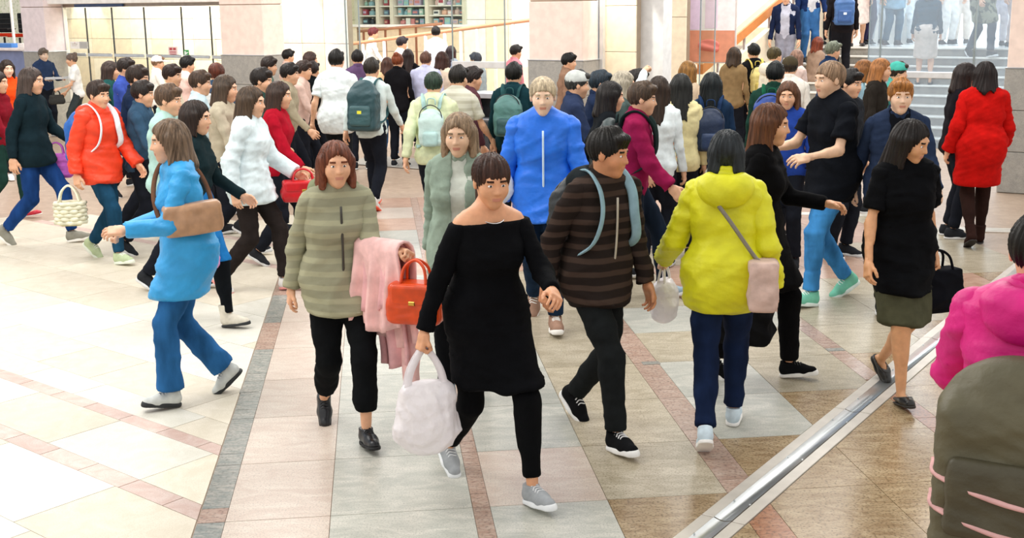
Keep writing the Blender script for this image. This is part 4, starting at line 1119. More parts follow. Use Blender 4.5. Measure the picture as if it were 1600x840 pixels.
# glass screens at the opening
def screen(xa, xb, vv, z0, z1, label, mat=GL, rail=None, edges=True, name='glass_screen'):
    a, c = fp(xa, 60, vv)[0], fp(xb, 60, vv)[0]
    r = root_at(name, (a + c) / 2, vv); tag(r, label, 'glass screen')
    fbox('glass_pane', a, c, vv - .006, vv + .006, z0, z1, mat, r)
    for e in (a, c): fbox('edge_strip', e - .006, e + .006, vv - .012, vv + .012, z0, z1, plain('glass_edge', '8A979A', .2), r)
    if rail:
        fbox('bottom_rail', a, c, vv - .03, vv + .03, rail[0], rail[1], plain('pale_steel_rail', 'E2E6E8', .3, .4), r, .006)
    for zz in (z0 + .15, z1 - .15):
        for e in (a + .05, c - .05): fbox('clamp', e - .025, e + .025, vv - .02, vv + .02, zz - .04, zz + .04, alu, r, .005)
    return r
screen(541, 562, .5, .05, 3.3, 'narrow clear glass fin beside the ramp wall')
z_ = fp(745, 101, .5)[1]
screen(707, 789, .5, .3, 3.3, 'tall clear glass screen with pale rail left of the middle pillar', rail=(z_ - .05, z_ + .05))

# ---- stairs on the right
SV0 = 4.1; NS = 10; RISE = .14; TREAD = .3
stair = root_at('stairs', 4.2, SV0); tag(stair, 'wide grey stone stairs with bright nosings', kind='structure')
stepm = stone('grey_step_stone', '8F8A82', 'A8A298', '6B665F', .45, 8, 140); nose = plain('bright_nosing', 'F3EEE4', .35)
for k in range(NS):
    fbox('step', .9, 9.5, SV0 + k * TREAD, SV0 + (k + 1) * TREAD + .02, k * RISE - (.0 if k == 0 else .02), (k + 1) * RISE - .03, stepm, stair, .004)
    fbox('tread', .9, 9.5, SV0 + k * TREAD - .02, SV0 + (k + 1) * TREAD, (k + 1) * RISE - .03, (k + 1) * RISE, plain('tread_stone', 'B9B2A8', .4), stair, .004)
    fbox('nosing', .9, 9.5, SV0 + k * TREAD - .025, SV0 + k * TREAD + .03, (k + 1) * RISE - .022, (k + 1) * RISE + .004, nose, stair, .003)
LV = SV0 + NS * TREAD; LZ = NS * RISE
b = fbox('floor_landing', -1, 12, LV, LV + 6, LZ - .2, LZ, plain('landing_stone', 'DCD7CF', .35)); tag(b, 'pale stone landing at the head of the stairs', kind='structure')
lw = panel_wall('wall_landing', -3, 14, LV + 4.5, 4.6, 12, [LZ, LZ + .9, LZ + 1.8, 4.6], [plain('cool_white', 'E9F0F4', .5), plain('pale_blue_panel', 'D6E4EC', .5), white], 'cool white shop wall at the back of the landing', 12, LZ)
# handrail wall at the stairs' flank
A0 = (.66, 3.6, 1.2); A1 = (1.62, 7.6, 3.13)
sw = root_at('stair_rail', A0[0], A0[1]); tag(sw, 'orange wooden stair handrail on a cream flank wall', 'handrail')
def flank(name, dz0, dz1, th, mat, off=0.0):
    V = []
    for (u, v, z) in (A0, A1):
        for du in (-th / 2, th / 2):
            for dz in (dz0, dz1): V.append(W(u + du + off, v, (0 if dz == 'g' else z + dz)))
    V = [V[i] for i in (0, 2, 6, 4, 1, 3, 7, 5)]
    c = np.array(sw.location); me = bpy.data.meshes.new(name)
    me.from_pydata([tuple(x - c) for x in V], [], [(3, 2, 1, 0), (4, 5, 6, 7), (0, 1, 5, 4), (1, 2, 6, 5), (2, 3, 7, 6), (3, 0, 4, 7)]); me.materials.append(mat)
    o = link(name, me); o.parent = sw; o.matrix_local = Matrix.Rotation(FA, 4, 'Z'); return o
flank('rail', -.13, .03, .10, plain('orange_rail', 'D98B4E', .4)); flank('rail_cap', .03, .06, .13, plain('light_wood', 'F0C79A', .4), -.02)
flank('flank_wall', 'g', -.35, .12, cream)
for f in (.12, .3, .48, .66, .84):
    u, v_, z = (A0[i] + (A1[i] - A0[i]) * f for i in range(3)); fbox('bracket', u - .02, u + .02, v_ - .02, v_ + .02, z - .38, z - .12, alu, sw, .004)
# poster and white panel behind the rail
def poster():
    vv = 3.4; ua, za = fp(1068, 96, vv); ub, zb = fp(1150, -20, vv)
    r = root_at('poster', (ua + ub) / 2, vv, (za + zb) / 2); tag(r, 'tall poster with white top and orange lower half behind glass', 'poster')
    zm = fp(1100, 47.5, vv)[1]
    fbox('frame', ua - .02, ub + .02, vv, vv + .04, za - .02, zb, plain('poster_frame', 'D8CFCB', .4), r)
    fbox('lower_print', ua, ub, vv - .008, vv, za, zm, plain('orange_print', 'E59A7C', .5), r)
    fbox('upper_print', ua, ub, vv - .008, vv, zm, zb, plain('white_print', 'FAF6FA', .5), r)
    for f0, f1, g0, g1, c in ((.05, .35, .02, .98, 'E9D6F2'), (.42, .66, .05, .9, 'F0DAF0')): fbox('tinted_band', ua + (ub - ua) * f0, ua + (ub - ua) * f1, vv - .012, vv - .008, zm + (zb - zm) * g0, zm + (zb - zm) * g1, plain('lilac_print', c, .5), r)
    v_, q_ = field_mesh([ell((0, 0, 0), (.22, .012, .10), .01), cone((-.1, 0, -.03), (.14, 0, -.08), .05, .03, .03)], .014)
    o = link('printed_shape', raw_mesh('printed_shape', v_, [q_], [plain('rose_print', 'D9776B', .5)]), r); o.matrix_local = r.matrix_basis.inverted() @ (Matrix.Translation(Vector(W((ua + ub) / 2, vv - .012, za + (zm - za) * .55))) @ Matrix.Rotation(-FA, 4, 'Z'))
poster()
ua, za = fp(1135, 50, 8.5); ub, zb = fp(1215, -10, 8.5)
b = fbox('wall_white', ua - .2, ub + 3, 8.5, 8.6, 0, 4.4, white); tag(b, 'white wall behind the stair handrail', kind='structure')
screen(1094, 1117, 2.6, .05, 3.3, 'narrow glass fin in front of the poster')
screen(1358, 1376, 3.2, .1, 3.4, 'narrow blue glass pane at the foot of the stairs', GB)
z_ = fp(1450, 117, 3.2)[1]; screen(1377, 1523, 3.2, .1, 3.4, 'wide blue glass pane with pale rail at the foot of the stairs', GB, rail=(z_ - .045, z_ + .045))
z_ = fp(1550, 168, 3.2)[1]; screen(1525, 1600, 3.2, .1, 3.4, 'blue glass pane beside the right hand pillar', GB)
# lit sign boards on the landing wall
for i, (x0, y0, x1, y1, c, lb) in enumerate(((1429, 16, 1439, 38, '8C93B0', 'small framed dark poster on the landing wall'), (1458, 3, 1471, 17, 'F4F6FA', 'small white notice on the landing wall'), (1419, -6, 1428, 14, 'C5D8DF', 'pale blue notice strip on the landing wall'))):
    notice(x0, y0, x1, y1, LV + 4.45, 'FFFFFF', lb, 'wall_poster', 'poster', [(.12, .1, .88, .9, c)])
fpl = gp(622, 254); o = link('floor_plate', box_mesh('floor_plate', 1.5, .9, .012, plain('grey_plate', '9C9890', .45), .004)); o.location = (fpl[0], fpl[1], .006); o.rotation_euler = (0, 0, -FA); tag(o, 'grey metal floor plate under the queue', kind='structure')
# ---- litter bin by the opening
p = gp(763, 143, 1.08)
bn = empty('litter_bin', (p[0], p[1], 0), -FA); tag(bn, 'dark grey square litter bin with recycling pictogram by the queue', 'bin')
bl = plain('bin_metal', '3B3F44', .4, .3)
def bb(n, sx, sy, sz, c, m, bev=.008): o = link(n, box_mesh(n, sx, sy, sz, m, bev, 2), bn); o.location = c; return o
bb('bin_body', .42, .42, .68, (0, 0, .36), bl); bb('plinth', .40, .40, .04, (0, 0, .02), dark); bb('hood_back', .42, .12, .30, (0, .15, .86), bl); bb('hood_side', .04, .42, .30, (-.19, 0, .86), bl); bb('hood_side', .04, .42, .30, (.19, 0, .86), bl)
bb('lid', .44, .44, .07, (0, 0, 1.04), plain('bin_lid', 'B9BBC2', .35, .5)); bb('ledge', .42, .20, .03, (0, -.11, .715), plain('bin_ledge', '8A8E94', .35, .4))
bb('sign_plate', .15, .006, .24, (-.02, -.213, .50), plain('black_plate', '141518', .5), .001)
wh = plain('pictogram_white', 'EDEFEF', .5)
for i in range(3):
    a = math.radians(90 + 120 * i); o = bb('recycling_arrow', .055, .004, .016, (-.02 + .026 * math.cos(a + 1.05), -.2165, .54 + .026 * math.sin(a + 1.05)), wh, .001); o.rotation_euler = (0, -(a + 1.05 + math.pi / 2), 0)
for i, wd in enumerate((.10, .07)): bb('printed_line', wd, .004, .012, (-.02, -.2165, .46 - .03 * i), wh, .001)

# ================================================================== the people, nearest first
C = cloth
BLK = '0B0C0F'; NAVY = '171F33'
def J(c, **k): return ('jacket', C(c, k.pop('kind', 'cloth')), k)
def walk(s_=.55, lead='L', *a): return ('walk', s_, lead) + a
DOWN = (2, 9, 10)
# --- woman in olive jacket with a pink coat over her arm and an orange handbag
p1 = person('woman in pale olive jacket and cropped black trousers carrying a pink coat', 523, 222, 1.585, 162, fy=712, fem=True, lod=0,
            top=('jacket', C('93927A', 'stripes', 'A4A286'), dict(zip='3A3830', hem=.78, puff=.006)), bottom=('cropped', C('101214'), .86), shoes=('oxford', '15161A', '0A0A0B', '1A1A1C'),
            hair=('bob', '6A3A26'), gait=walk(.5, 'L'), arms={'L': (34, 0, 66, -.55), 'R': (-18, 12, 20)}, hands={'L': 'grip', 'R': 'relaxed'}, skin='E2AC88', nod=2, hood=C('7E8466'))
# --- pink coat draped over her forearm
e_, w_ = p1['elbow']['L'], p1['wrist']['L']; m_ = e_ + (w_ - e_) * .45 + Vector((.0, -.01, .0))
dr = empty('draped_coat', m_); tag(dr, 'pale pink coat draped over the olive jacket woman\'s forearm', 'coat')
ax = (w_ - e_).normalized(); sd_ = ax.cross(Vector((0, 0, 1))).normalized()
def dl(a, b, z): return tuple(ax * a + sd_ * b + Vector((0, 0, z)))
def drape(name, wd, front, back, r, mat, seed, par, lift=0.0, n=26, m=34):
    """a cloth folded over the forearm: hangs in front and behind with vertical folds"""
    q_ = np.random.RandomState(seed); V = []; ph = q_.rand(4) * 6
    L = front + back + math.pi * r
    for jj in range(m):
        t = L * jj / (m - 1)
        for ii in range(n):
            a = wd * (ii / (n - 1) - .5)
            fold = .016 * math.sin(a * 46 + ph[0]) + .009 * math.sin(a * 95 + ph[1])
            if t < front: b, z = -r, -(front - t); hang = front - t
            elif t < front + math.pi * r:
                g_ = (t - front) / r; b, z = -r * math.cos(g_), r * math.sin(g_); hang = 0
            else: b, z = r, -(t - front - math.pi * r); hang = -z
            k_ = min(1, hang / .12) * (1 + hang)
            b += fold * k_ * (1 if b > 0 else -1) - .03 * hang * (1 if b < 0 else -1)
            a2 = a * (1 + .10 * hang * math.sin(ph[2])) + .012 * math.sin(z * 14 + ph[3])
            z2 = z + lift + (.025 * math.sin(a * 19 + ph[1]) if hang > .2 else 0)
            V.append(dl(a2, b, z2))
    Q_ = np.array([(jj * n + ii, jj * n + ii + 1, (jj + 1) * n + ii + 1, (jj + 1) * n + ii) for jj in range(m - 1) for ii in range(n - 1)])
    o_ = link(name, raw_mesh(name, V, [Q_], [mat]), par)
    md = o_.modifiers.new('thickness', 'SOLIDIFY'); md.thickness = .014; md.offset = 1
    return o_
PINK = C('EDC0BC')
drape('coat_body', .34, .50, .40, .062, PINK, 3, dr)
drape('coat_lining_fold', .26, .62, .30, .048, C('E3AEB0'), 8, dr, -.004)
v, q = field_mesh([cone(dl(.06, -.085, -.30), dl(.05, -.095, -.70), .030, .036, .02), cone(dl(.10, -.085, -.30), dl(.10, -.095, -.69), .030, .036, .04)], .009); v = wrinkle(v, q, .008, (26, 26, 8), 6); link('hanging_sleeve', raw_mesh('hanging_sleeve', v, [q], [PINK]), dr)
h = p1['hand']['L']; handbag('orange leather handbag with gold clasp hanging from the olive jacket woman\'s hand', h + Vector((.04, -.03, -.01)), math.radians(-15), 'DB4A14', w=.135, h=.21, d=.07, drop=.10)
# --- woman in black
p2 = person('woman in long black tunic and leggings with grey trainers walking forward', 768, 243, 1.575, 152, fy=808, fem=True, lod=0, top=('offshoulder', C('0A0B0E'), dict(hem=.60, off=.016)),
            bottom=('leggings', C('0A0B0D'), .93), shoes=('sneaker', '9FA3A6', 'E9ECEE', 'D5D8DA'), hair=('ponytail', '3A2218'), gait=walk(.62, 'L', 25), arms={'R': (-6, 20, 12), 'L': (38, 10, 55, .5)},
            hands={'R': 'grip', 'L': 'relaxed'}, skin='D99F78', yaw=10, nod=10, collar=False)
link('necklace', tube_mesh('necklace', [p2['o'].matrix_basis.inverted() @ p2['U'] @ Vector((.075 * math.cos(a), -.005 + .085 * math.sin(a), 1.435 - .035 * math.sin(a))) for a in np.linspace(0, 2 * math.pi, 24, endpoint=False)], .003, plain('silver', 'D8D8D8', .2, 1), closed=True, n=6), p2['o'])
carrier_bag('white translucent plastic bag hanging from the hand of the woman in black', p2['hand']['R'], .3, w=.17, h=.33, d=.09)
# --- grey-green coat
p3 = person('person in long grey green coat and black trousers behind the woman in black', 716, 178, 1.66, 188, fy=640, lod=0, fem=True, top=('coat', C('8FA091'), dict(hem=.66, off=.02, open=C('C9CFC4'), gap=.035)), bottom=('trousers', C('0D0F12')),
            shoes=('sneaker', '8FA3B0', 'F1F3F4', 'DDE3E6'), hair=('bob', '8A745C'), gait=walk(.4, 'R'), arms={'L': (10, 8, 20), 'R': (-14, 8, 16)}, skin='E0B898')
# --- man in striped brown jacket
p4_ = person('man in dark brown striped jacket striding with black white-soled trainers', 952, 203, 1.66, 146, fy=716, lod=0, top=('jacket', C('27201D', 'stripes', '43362F'), dict(hem=.80, puff=.006, zip='B8B0A0')), bottom=('trousers', C('1B1E1F')),
             shoes=('sneaker', '141517', 'F2F2F0', 'E8E8E8'), hair=('short', '16130F'), gait=walk(.56, 'R', 40), arms={'L': (8, 8, 18), 'R': (-20, 12, 26)}, skin='CE8F66', yaw=-28, nod=8, hood=C('1D2326'), lean=7)
backpack(p4_, 'charcoal backpack with pale blue edge worn by the striped jacket man', '262B2E', '3A4347', lod=0, logo='C9A53A', strap_c='8FB0BC')
# --- woman in yellow jacket
p5 = person('woman in bright yellow hooded jacket seen from behind', 1136, 205, 1.62, 10, fy=708, fem=True, lod=0, top=('jacket', C('D9D71C', 'shell'), dict(hem=.79, off=.026, puff=.010, amp=.012)), hood=C('D9D71C', 'shell'), bottom=('jeans', C('16233F', 'denim')),
            shoes=('sneaker', 'CFE0EA', 'F6F4F0', 'FFFFFF'), hair=('fringe', '23282B'), gait=walk(.52, 'R', 35), arms={'L': (14, 22, 40, .0), 'R': (-6, 14, 26)}, hands={'L': 'grip', 'R': 'relaxed'}, )
crossbody(p5, 'dusty pink fringed shoulder bag across the yellow jacket', 'CDB2A6', side=1, back=-.13, z=.93, w=.16, h=.13, d=.07, strap='8F8A80')
carrier_bag('small white plastic bag in the yellow jacket woman\'s hand', p5['hand']['L'], 1.2, w=.12, h=.22, d=.07, drop=.10, seed=9)
# --- woman in black with long brown hair
p6 = person('woman in black coat with long brown hair walking past the yellow jacket', 1206, 163, 1.66, 112, fy=612, fem=True, lod=0, top=('coat', C('0A0A0C'), dict(hem=.62)), bottom=('trousers', C('0B0B0D')), shoes=('sneaker', '111214', 'F1F0EC', '2A2A2A'),
            hair=('long', '5A3620'), gait=walk(.44, 'L', 40), arms={'L': (28, 12, 62, .2), 'R': (-16, 10, 20)}, skin='DDA67E', hands={'L': 'relaxed', 'R': 'grip'})
handbag('large soft black tote bag hanging at the long haired woman\'s side', p6['hand']['R'] + Vector((0, 0, .02)), math.radians(-20), '101012', w=.20, h=.36, d=.10, drop=.14, kind='cloth', flap=False, name='tote_bag', sag=.014)
# --- man in black shirt and light blue jeans
p7 = person('man in black short sleeved shirt and light blue jeans with mint trainers', 1298, 97, 1.81, 248, fy=480, lod=0, top=('tshirt', C('101319'), dict(hem=.78, off=.024)), bottom=('jeans', C('3E83BE', 'denim')), shoes=('sneaker', '7FCDB2', 'E9F4EE', 'F0F6F2'),
            hair=('crop', '8A7058'), gait=walk(.42, 'L', 30), arms={'L': (26, 12, 62, .1), 'R': (30, 12, 58, .2)}, skin='DDB596', nod=4)
# --- young man with ginger hair
p8 = person('young man with ginger hair and navy open jacket facing the camera', 1408, 124, 1.73, 186, fy=496, lod=0, top=('jacket', C('26324A'), dict(hem=.80, open=C('12141A'), gap=.06)), bottom=('trousers', C('14171C')), shoes=('sneaker', '22262B', 'E8E8E8'),
            hair=('short', 'A06A36'), gait=walk(.4, 'R'), skin='E6BFA2', nod=2)
# --- woman in black top with olive skirt
p9 = person('woman in loose black top and olive skirt with bare legs and black flats', 1432, 190, 1.61, 168, fy=644, fem=True, lod=0, top=('tshirt', C('0B0C0F'), dict(hem=.70, off=.026, amp=.011)), bottom=('skirt', C('4A4A38'), .50), shoes=('flat', '1C1A18', '2A2622'),
            hair=('long', '1A1310'), gait=walk(.5, 'R', 42), arms={'L': (-12, 12, 20), 'R': (10, 16, 18)}, skin='D79F74', yaw=-35, nod=18, hands={'L': 'grip', 'R': 'relaxed'})
handbag('black fringed bag swinging behind the olive skirt woman', p9['hand']['L'] + Vector((.03, .02, .10)), math.radians(20), '0F1016', w=.16, h=.26, d=.07, drop=.10, kind='cloth', flap=False, name='handbag', sag=.012)
# --- red coat
p10 = person('woman in long red coat seen from behind near the stairs', 1540, 97, 1.68, 8, fy=388, fem=True, lod=0, top=('coat', C('BE1410'), dict(hem=.60, off=.028, flare=.03, puff=.010)), bottom=('leggings', C('2A1A16')), shoes=('boot', '2E1C18', '1A1210'),
             hair=('bob', '1C1210'), gait=walk(.3, 'R', 30), arms={'L': (-8, 16, 30), 'R': (10, 16, 40)})
# --- magenta jacket, very close, cut by the frame
p11 = person('person in magenta hooded jacket cut by the right picture edge', hx=1628, hy=335, p=1.66, head=28, lod=0, top=('jacket', C('D5147C', 'shell'), dict(hem=.80, off=.026, puff=.012, amp=.012)), hood=C('D5147C', 'shell'), bottom=('trousers', C('1A1A1E')), hair=('short', '16130F'),
             gait=walk(.4, 'R'), arms={'L': (34, 14, 50, .3), 'R': (4, 18, 35)})
b11 = backpack(p11, 'large olive green backpack on the magenta jacket', '5B5640', '4A4533', w=.22, h=.29, d=.12, lod=0, strap_c='2A2826', dz=-.19)
for zz_ in (1.14, 1.04):
    link('compression_strap', tube_mesh('compression_strap', spline([(-.225, -.22, zz_), (-.19, -.36, zz_ - .01), (0, -.405, zz_ - .05), (.19, -.36, zz_ - .07), (.225, -.22, zz_ - .08)], 5), .016, C('D9A9A6'), n=6, flat=.5), b11)
# --- two walkers in blue on the left
p12 = person('walker in bright blue jacket and flared jeans in front of the dark topped woman', 262, 188, 1.64, 246, fy=650, lod=0, fem=True, top=('coat', C('2F9BD8', 'shell'), dict(hem=.70, off=.022, flare=.03)), bottom=('flared', C('2A5F93', 'denim')), shoes=('sneaker', 'C9CCC8', '1E2224', 'E8E8E6'),
             hair=('bob', '6E5A48'), gait=walk(.36, 'L', 42), arms={'L': (26, 12, 70, .3), 'R': (18, 14, 60)}, skin='E0B090', hands={'L': 'relaxed', 'R': 'grip'})
p13 = person('woman in dark teal top and blue skirt with cream ankle boots', 305, 158, 1.63, 98, fy=520, lod=0, fem=True, top=J('17282C', hem=.86), bottom=('skirt', C('1F6FB0'), .52, C('101418')), shoes=('boot', 'D8D2C2', '24282A'),
             hair=('bob', '2A1E18'), gait=walk(.5, 'R', 38), arms={'L': (20, 10, 40), 'R': (-10, 10, 40)})
handbag('lilac paper carrier bag held between the two walkers in blue', p13['hand']['R'], math.radians(10), 'C88FBE', w=.13, h=.20, d=.05, drop=.10, kind='cloth', flap=False, name='paper_bag', sag=.006)
crossbody(p12, 'brown leather satchel under the blue jacket walker\'s arm', 'B28A6A', side=-1, back=-.02, z=1.16, w=.17, h=.09, d=.05, kind='leather', strap='6A4A38')
# --- white top
p14 = person('woman in loose white blouse walking with dark trousers and white trainers', 392, 136, 1.66, 100, fy=465, lod=0, fem=True, top=('shirt', C('DDEBEE'), dict(hem=.80, off=.026, puff=.014, amp=.012)), bottom=('trousers', C('2A2422')), shoes=('sneaker', 'EFEDE9', 'E79A92', 'F6F6F4'),
             hair=('bob', '4A3A2C'), gait=walk(.5, 'L', 35), arms={'L': (22, 12, 40), 'R': (-16, 12, 30)})
handbag('shiny red handbag beside the white blouse', p14['hand']['L'] + Vector((0, 0, .08)), math.radians(15), 'C8101E', w=.17, h=.17, d=.08, drop=.08, kind='leather', name='handbag')
# --- red-orange jacket with blue backpack
p15 = person('person in red orange padded jacket and teal jeans', 152, 128, 1.66, 118, fy=415, lod=0, top=('jacket', C('E8401E', 'shell'), dict(hem=.80, off=.026, puff=.014, amp=.012)), hood=C('E8401E', 'shell'), bottom=('jeans', C('1D4560', 'denim')), shoes=('sneaker', 'B9C7A0', 'E6EBDD', 'F2F2EC'),
              hair=('short', '3A2E28'), gait=walk(.5, 'R', 40), arms={'L': (18, 10, 24), 'R': (-14, 10, 24)})
backpack(p15, 'bright blue backpack with white trim on the red orange jacket', '1F5FB0', '123A78', lod=0, logo='F4F6F8', strap_c='E8EEF4')
# woven bag with braided bands
wb = bag_root('woven_bag', 'cream bag of thick woven braids carried beside the blue backpack', 'bag', p15['hand']['R'] + Vector((-.10, .0, -.02)), math.radians(10))
wm = C('E6E4CC')
for r_ in range(6):
    P_ = []
    for i in range(28):
        a = 2 * math.pi * i / 28; b = .012 * math.sin(a * 9 + r_ * math.pi)
        P_.append(((.125 + b) * math.cos(a), (.075 + b) * math.sin(a), -.16 - .034 * r_))
    link('braid', tube_mesh('braid', P_, .019, wm, n=7, closed=True), wb)
v, q = field_mesh([rbox((0, 0, -.26), (.07, .03, .07), .035, .02)], .012); link('lining', raw_mesh('lining', v, [q], [C('B9B48A')]), wb)
for sg in (-1, 1): link('handle', tube_mesh('handle', spline([(-.09, sg * .05, -.15), (-.06, sg * .03, -.05), (0, sg * .01, 0), (.06, sg * .03, -.05), (.09, sg * .05, -.15)], 5), .010, wm, n=7), wb)
# --- navy jacket at the left
p16 = person('person in dark teal jacket and navy jeans walking at the left edge', 48, 106, 1.71, 96, fy=385, lod=1, top=J('16272E', hem=.82), bottom=('jeans', C('1C3F78', 'denim')), shoes=('sneaker', '8E8C80', 'EDEAE2'), hair=('bob', '4A3E38'), gait=walk(.6, 'L', 40), arms={'L': (22, 10, 40), 'R': (-18, 10, 24)})
handbag('white and purple carrier bag at the left edge', p16['hand']['L'] + Vector((-.25, 0, .05)), .2, 'B05CB0', w=.14, h=.24, d=.06, drop=.10, kind='cloth', flap=False, name='paper_bag', sag=.008)
p17 = person('person in maroon jacket and red shoes cut by the left picture edge', -4, 112, 1.63, 100, lod=1, fem=True, top=J('7C1624'), bottom=('trousers', C('1E3A34')), shoes=('flat', 'C01830', 'F0E8E0'), hair=('bob', '2A201C'), gait=walk(.45, 'L'))
p18 = person('long haired woman in orange top near the office counter', 10, 94, 1.60, 140, lod=1, fem=True, top=('shirt', C('F0501E'), dict(hem=.80)), bottom=('trousers', C('2A2A30')), hair=('long', '2E221C'), skin='E8BFA4')

# ================================================================== the queue and the crowd behind
def crowd(label, hx, hy, p, head, top, hair=('short', '1B1513'), bottom=None, **k):
    k.setdefault('lod', 2)
    if hy <= 102: k['lod'] = 2
    return person(label, hx, hy, p, head, top=top, hair=hair, bottom=bottom or ('trousers', C('1B1E26')), shoes=k.pop('shoes', ('sneaker', '2A2C30', 'D8D8D6')), **k)
def shirt(c, **k): return ('shirt', C(c, k.pop('kind', 'cloth'), k.pop('c2', None)), k)
def tee(c, **k): return ('tshirt', C(c), k)
WALK = ('walk', .4, 'L', 30)
# far left by the doors
c = crowd('person in navy tracksuit jacket holding a tray by the lavender pillar', 67, 76, 1.56, 130, J('2A3A58'), ('short', '6A5E54'), arms={'L': (25, 8, 75, .2), 'R': (25, 8, 75, .2)}, skin='DDBFA8')
tr = bag_root('serving_tray', 'grey tray held by the person by the lavender pillar', 'tray', (c['hand']['L'] + c['hand']['R']) / 2 + Vector((.05, -.05, .02)), .4)
link('tray_plate', box_mesh('tray_plate', .42, .28, .015, plain('tray_grey', 'C9CCD0', .3), .006, 2), tr); link('rim', tube_mesh('rim', [(.2, .13, .015), (-.2, .13, .015), (-.2, -.13, .015), (.2, -.13, .015)], .008, plain('tray_grey', 'C9CCD0', .3), closed=True, n=6), tr)
c = crowd('woman in white t-shirt and dark leggings by the glass doors', 111, 84, 1.50, 250, tee('EEF0EE'), ('bun', '6A5A50'), ('leggings', C('3A4244')), fem=True, gait=WALK, arms={'L': (20, 8, 60, .3), 'R': (10, 8, 40)})
handbag('black and white patterned bag held by the woman in white t-shirt', c['hand']['L'], .5, '3A3A38', w=.12, h=.16, d=.06, drop=.06, kind='cloth', flap=False)
# left cluster
crowd('woman in dark teal coat walking among the crowd before the glass doors', 172, 96, 1.62, 80, J('1E4A48'), ('long', '3A2C26'), fem=True, gait=WALK)
crowd('man in royal blue top behind the red orange jacket', 196, 92, 1.68, 95, shirt('3A4FA0'), ('short', '2A201C'), gait=WALK)
crowd('person in navy jacket behind the blue walkers', 214, 104, 1.72, 90, J('1C2A44'), ('short', '33261F'), gait=WALK, lod=1)
crowd('bending person in white cap and cream top by the doors', 246, 88, 1.52, 70, J('F2EFE6'), ('short', '8A6A50'), hat=('cap', 'F2F2F2'), gait=WALK)
crowd('man in cream shirt walking left of the backpack straps', 268, 102, 1.66, 100, shirt('E6DAC0'), ('short', '2E1E18'), gait=WALK, lod=1)
crowd('dark haired person in pale pink shirt near the exit sign', 292, 89, 1.60, 60, shirt('EBC8BC'), ('short', '14110F'), gait=WALK)
c = crowd('man with reddish hair and denim vest near the pink pillar', 338, 99, 1.66, 12, J('3A5068', kind='denim', sleeve='short', off=.024), ('crop', '5A2C1E'), lod=1)
backpack(c, 'grey backpack with red and white straps on the denim vest', 'C4C6C2', 'B9897F', lod=1, w=.12, h=.18, strap_c='E9D2CC')
crowd('person in light blue shirt left of the denim vest', 312, 112, 1.66, 85, shirt('C6DCE4'), ('short', '4A382C'), gait=WALK, lod=1)
crowd('person in slate blue jacket stooping in the left crowd', 222, 128, 1.62, 90, J('355068'), ('short', '2A221E'), gait=WALK, lod=1)
crowd('person in mint green sweatshirt behind the blue jacket walker', 262, 134, 1.68, 100, J('A9CBC2'), ('short', '5A4636'), gait=WALK, lod=1)
crowd('person in grey beige coat behind the white blouse', 352, 118, 1.68, 95, J('B8AE98'), ('bob', '4A3C30'), gait=WALK, lod=1)
crowd('person in forest green jacket between pillar and white shirt man', 408, 108, 1.68, 95, J('2F4A44'), ('short', '241C18'), gait=WALK, lod=1)
crowd('person in taupe jacket beside the forest green jacket', 452, 100, 1.64, 90, J('A39880'), ('short', '1E1815'), gait=WALK, lod=1)
crowd('woman in crimson cardigan behind the white blouse', 436, 128, 1.64, 95, J('A81428'), ('bob', '3A2A22'), fem=True, gait=WALK, lod=1)
crowd('person in cream scarf and green coat in the left crowd', 420, 90, 1.62, 80, J('5E7468'), ('short', '2A1F1A'), gait=WALK)
# centre queue
crowd('dark haired woman in light blue shirt at the head of the queue', 459, 65, 1.56, 120, shirt('C8DCEC'), ('short', '1A1412'), fem=True)
crowd('dark haired person in beige top beside the light blue shirt', 450, 78, 1.55, 60, shirt('D8B8A8'), ('short', '17120F'), fem=True)
crowd('woman with brown hair in pale pink top by the spotlit wall', 485, 81, 1.60, 70, J('E7CFC8'), ('bob', '3E2A24'), fem=True, gait=WALK)
crowd('person in rose sweater left of the white shirt man', 474, 96, 1.60, 90, J('CDB0A4'), ('short', '33241E'), gait=WALK, lod=1)
w1 = person('man in white t-shirt seen from behind in the middle of the crowd', 525, 79, 1.76, 8, top=tee('E9F3F4', hem=.82, off=.022), bottom=('trousers', C('1C2024')), hair=('short', '14110F'), lod=0, gait=WALK, arms={'L': (-14, 14, 24), 'R': (16, 14, 24)})
crowd('person in black jacket at the white t-shirt man\'s side', 488, 97, 1.58, 20, J('101417'), ('short', '241A16'), lod=1)
crowd('person with plum top behind the white t-shirt man', 558, 79, 1.64, 350, J('5C4666'), ('short', '1A1614'))
w2 = crowd('person in pale grey shirt with dark trousers carrying a teal rucksack', 580, 92, 1.68, 15, shirt('D3E2E0'), ('short', '2C2620'), lod=1, gait=WALK, shoes=('sneaker', 'D8D4D0', 'E4502A'))
backpack(w2, 'large teal grey rucksack with yellow tag beside the white t-shirt man', '2B4A50', '3A5C60', lod=0, w=.17, h=.27, d=.11, logo='E8E23A')
crowd('woman in peach coat and blue jeans standing in the queue', 605, 90, 1.50, 5, ('jacket', C('EFC79A'), dict(hem=.74, off=.022)), ('bob', '4A2E24'), ('jeans', C('4A7AA8', 'denim')), lod=1, fem=True, shoes=('sneaker', '1B1B1D', 'EEEEEE'))
crowd('woman in long black coat with straight dark hair beside the peach coat', 637, 77, 1.56, 352, ('coat', C('0E0D10'), dict(hem=.45)), ('long', '241614'), lod=1, fem=True)
crowd('person with auburn hair and black jacket before the peach coat', 621, 84, 1.56, 10, J('141316'), ('bun', '7A3E24'), fem=True)
crowd('person in lavender sweater standing in the queue', 665, 82, 1.60, 10, J('C9CCEA', off=.022, puff=.012), ('short', '5E4034'), lod=1)
crowd('woman in cream blouse with chestnut hair in the queue', 691, 81, 1.58, 20, shirt('F0DCC4'), ('bob', '3A211A'), lod=1, fem=True)
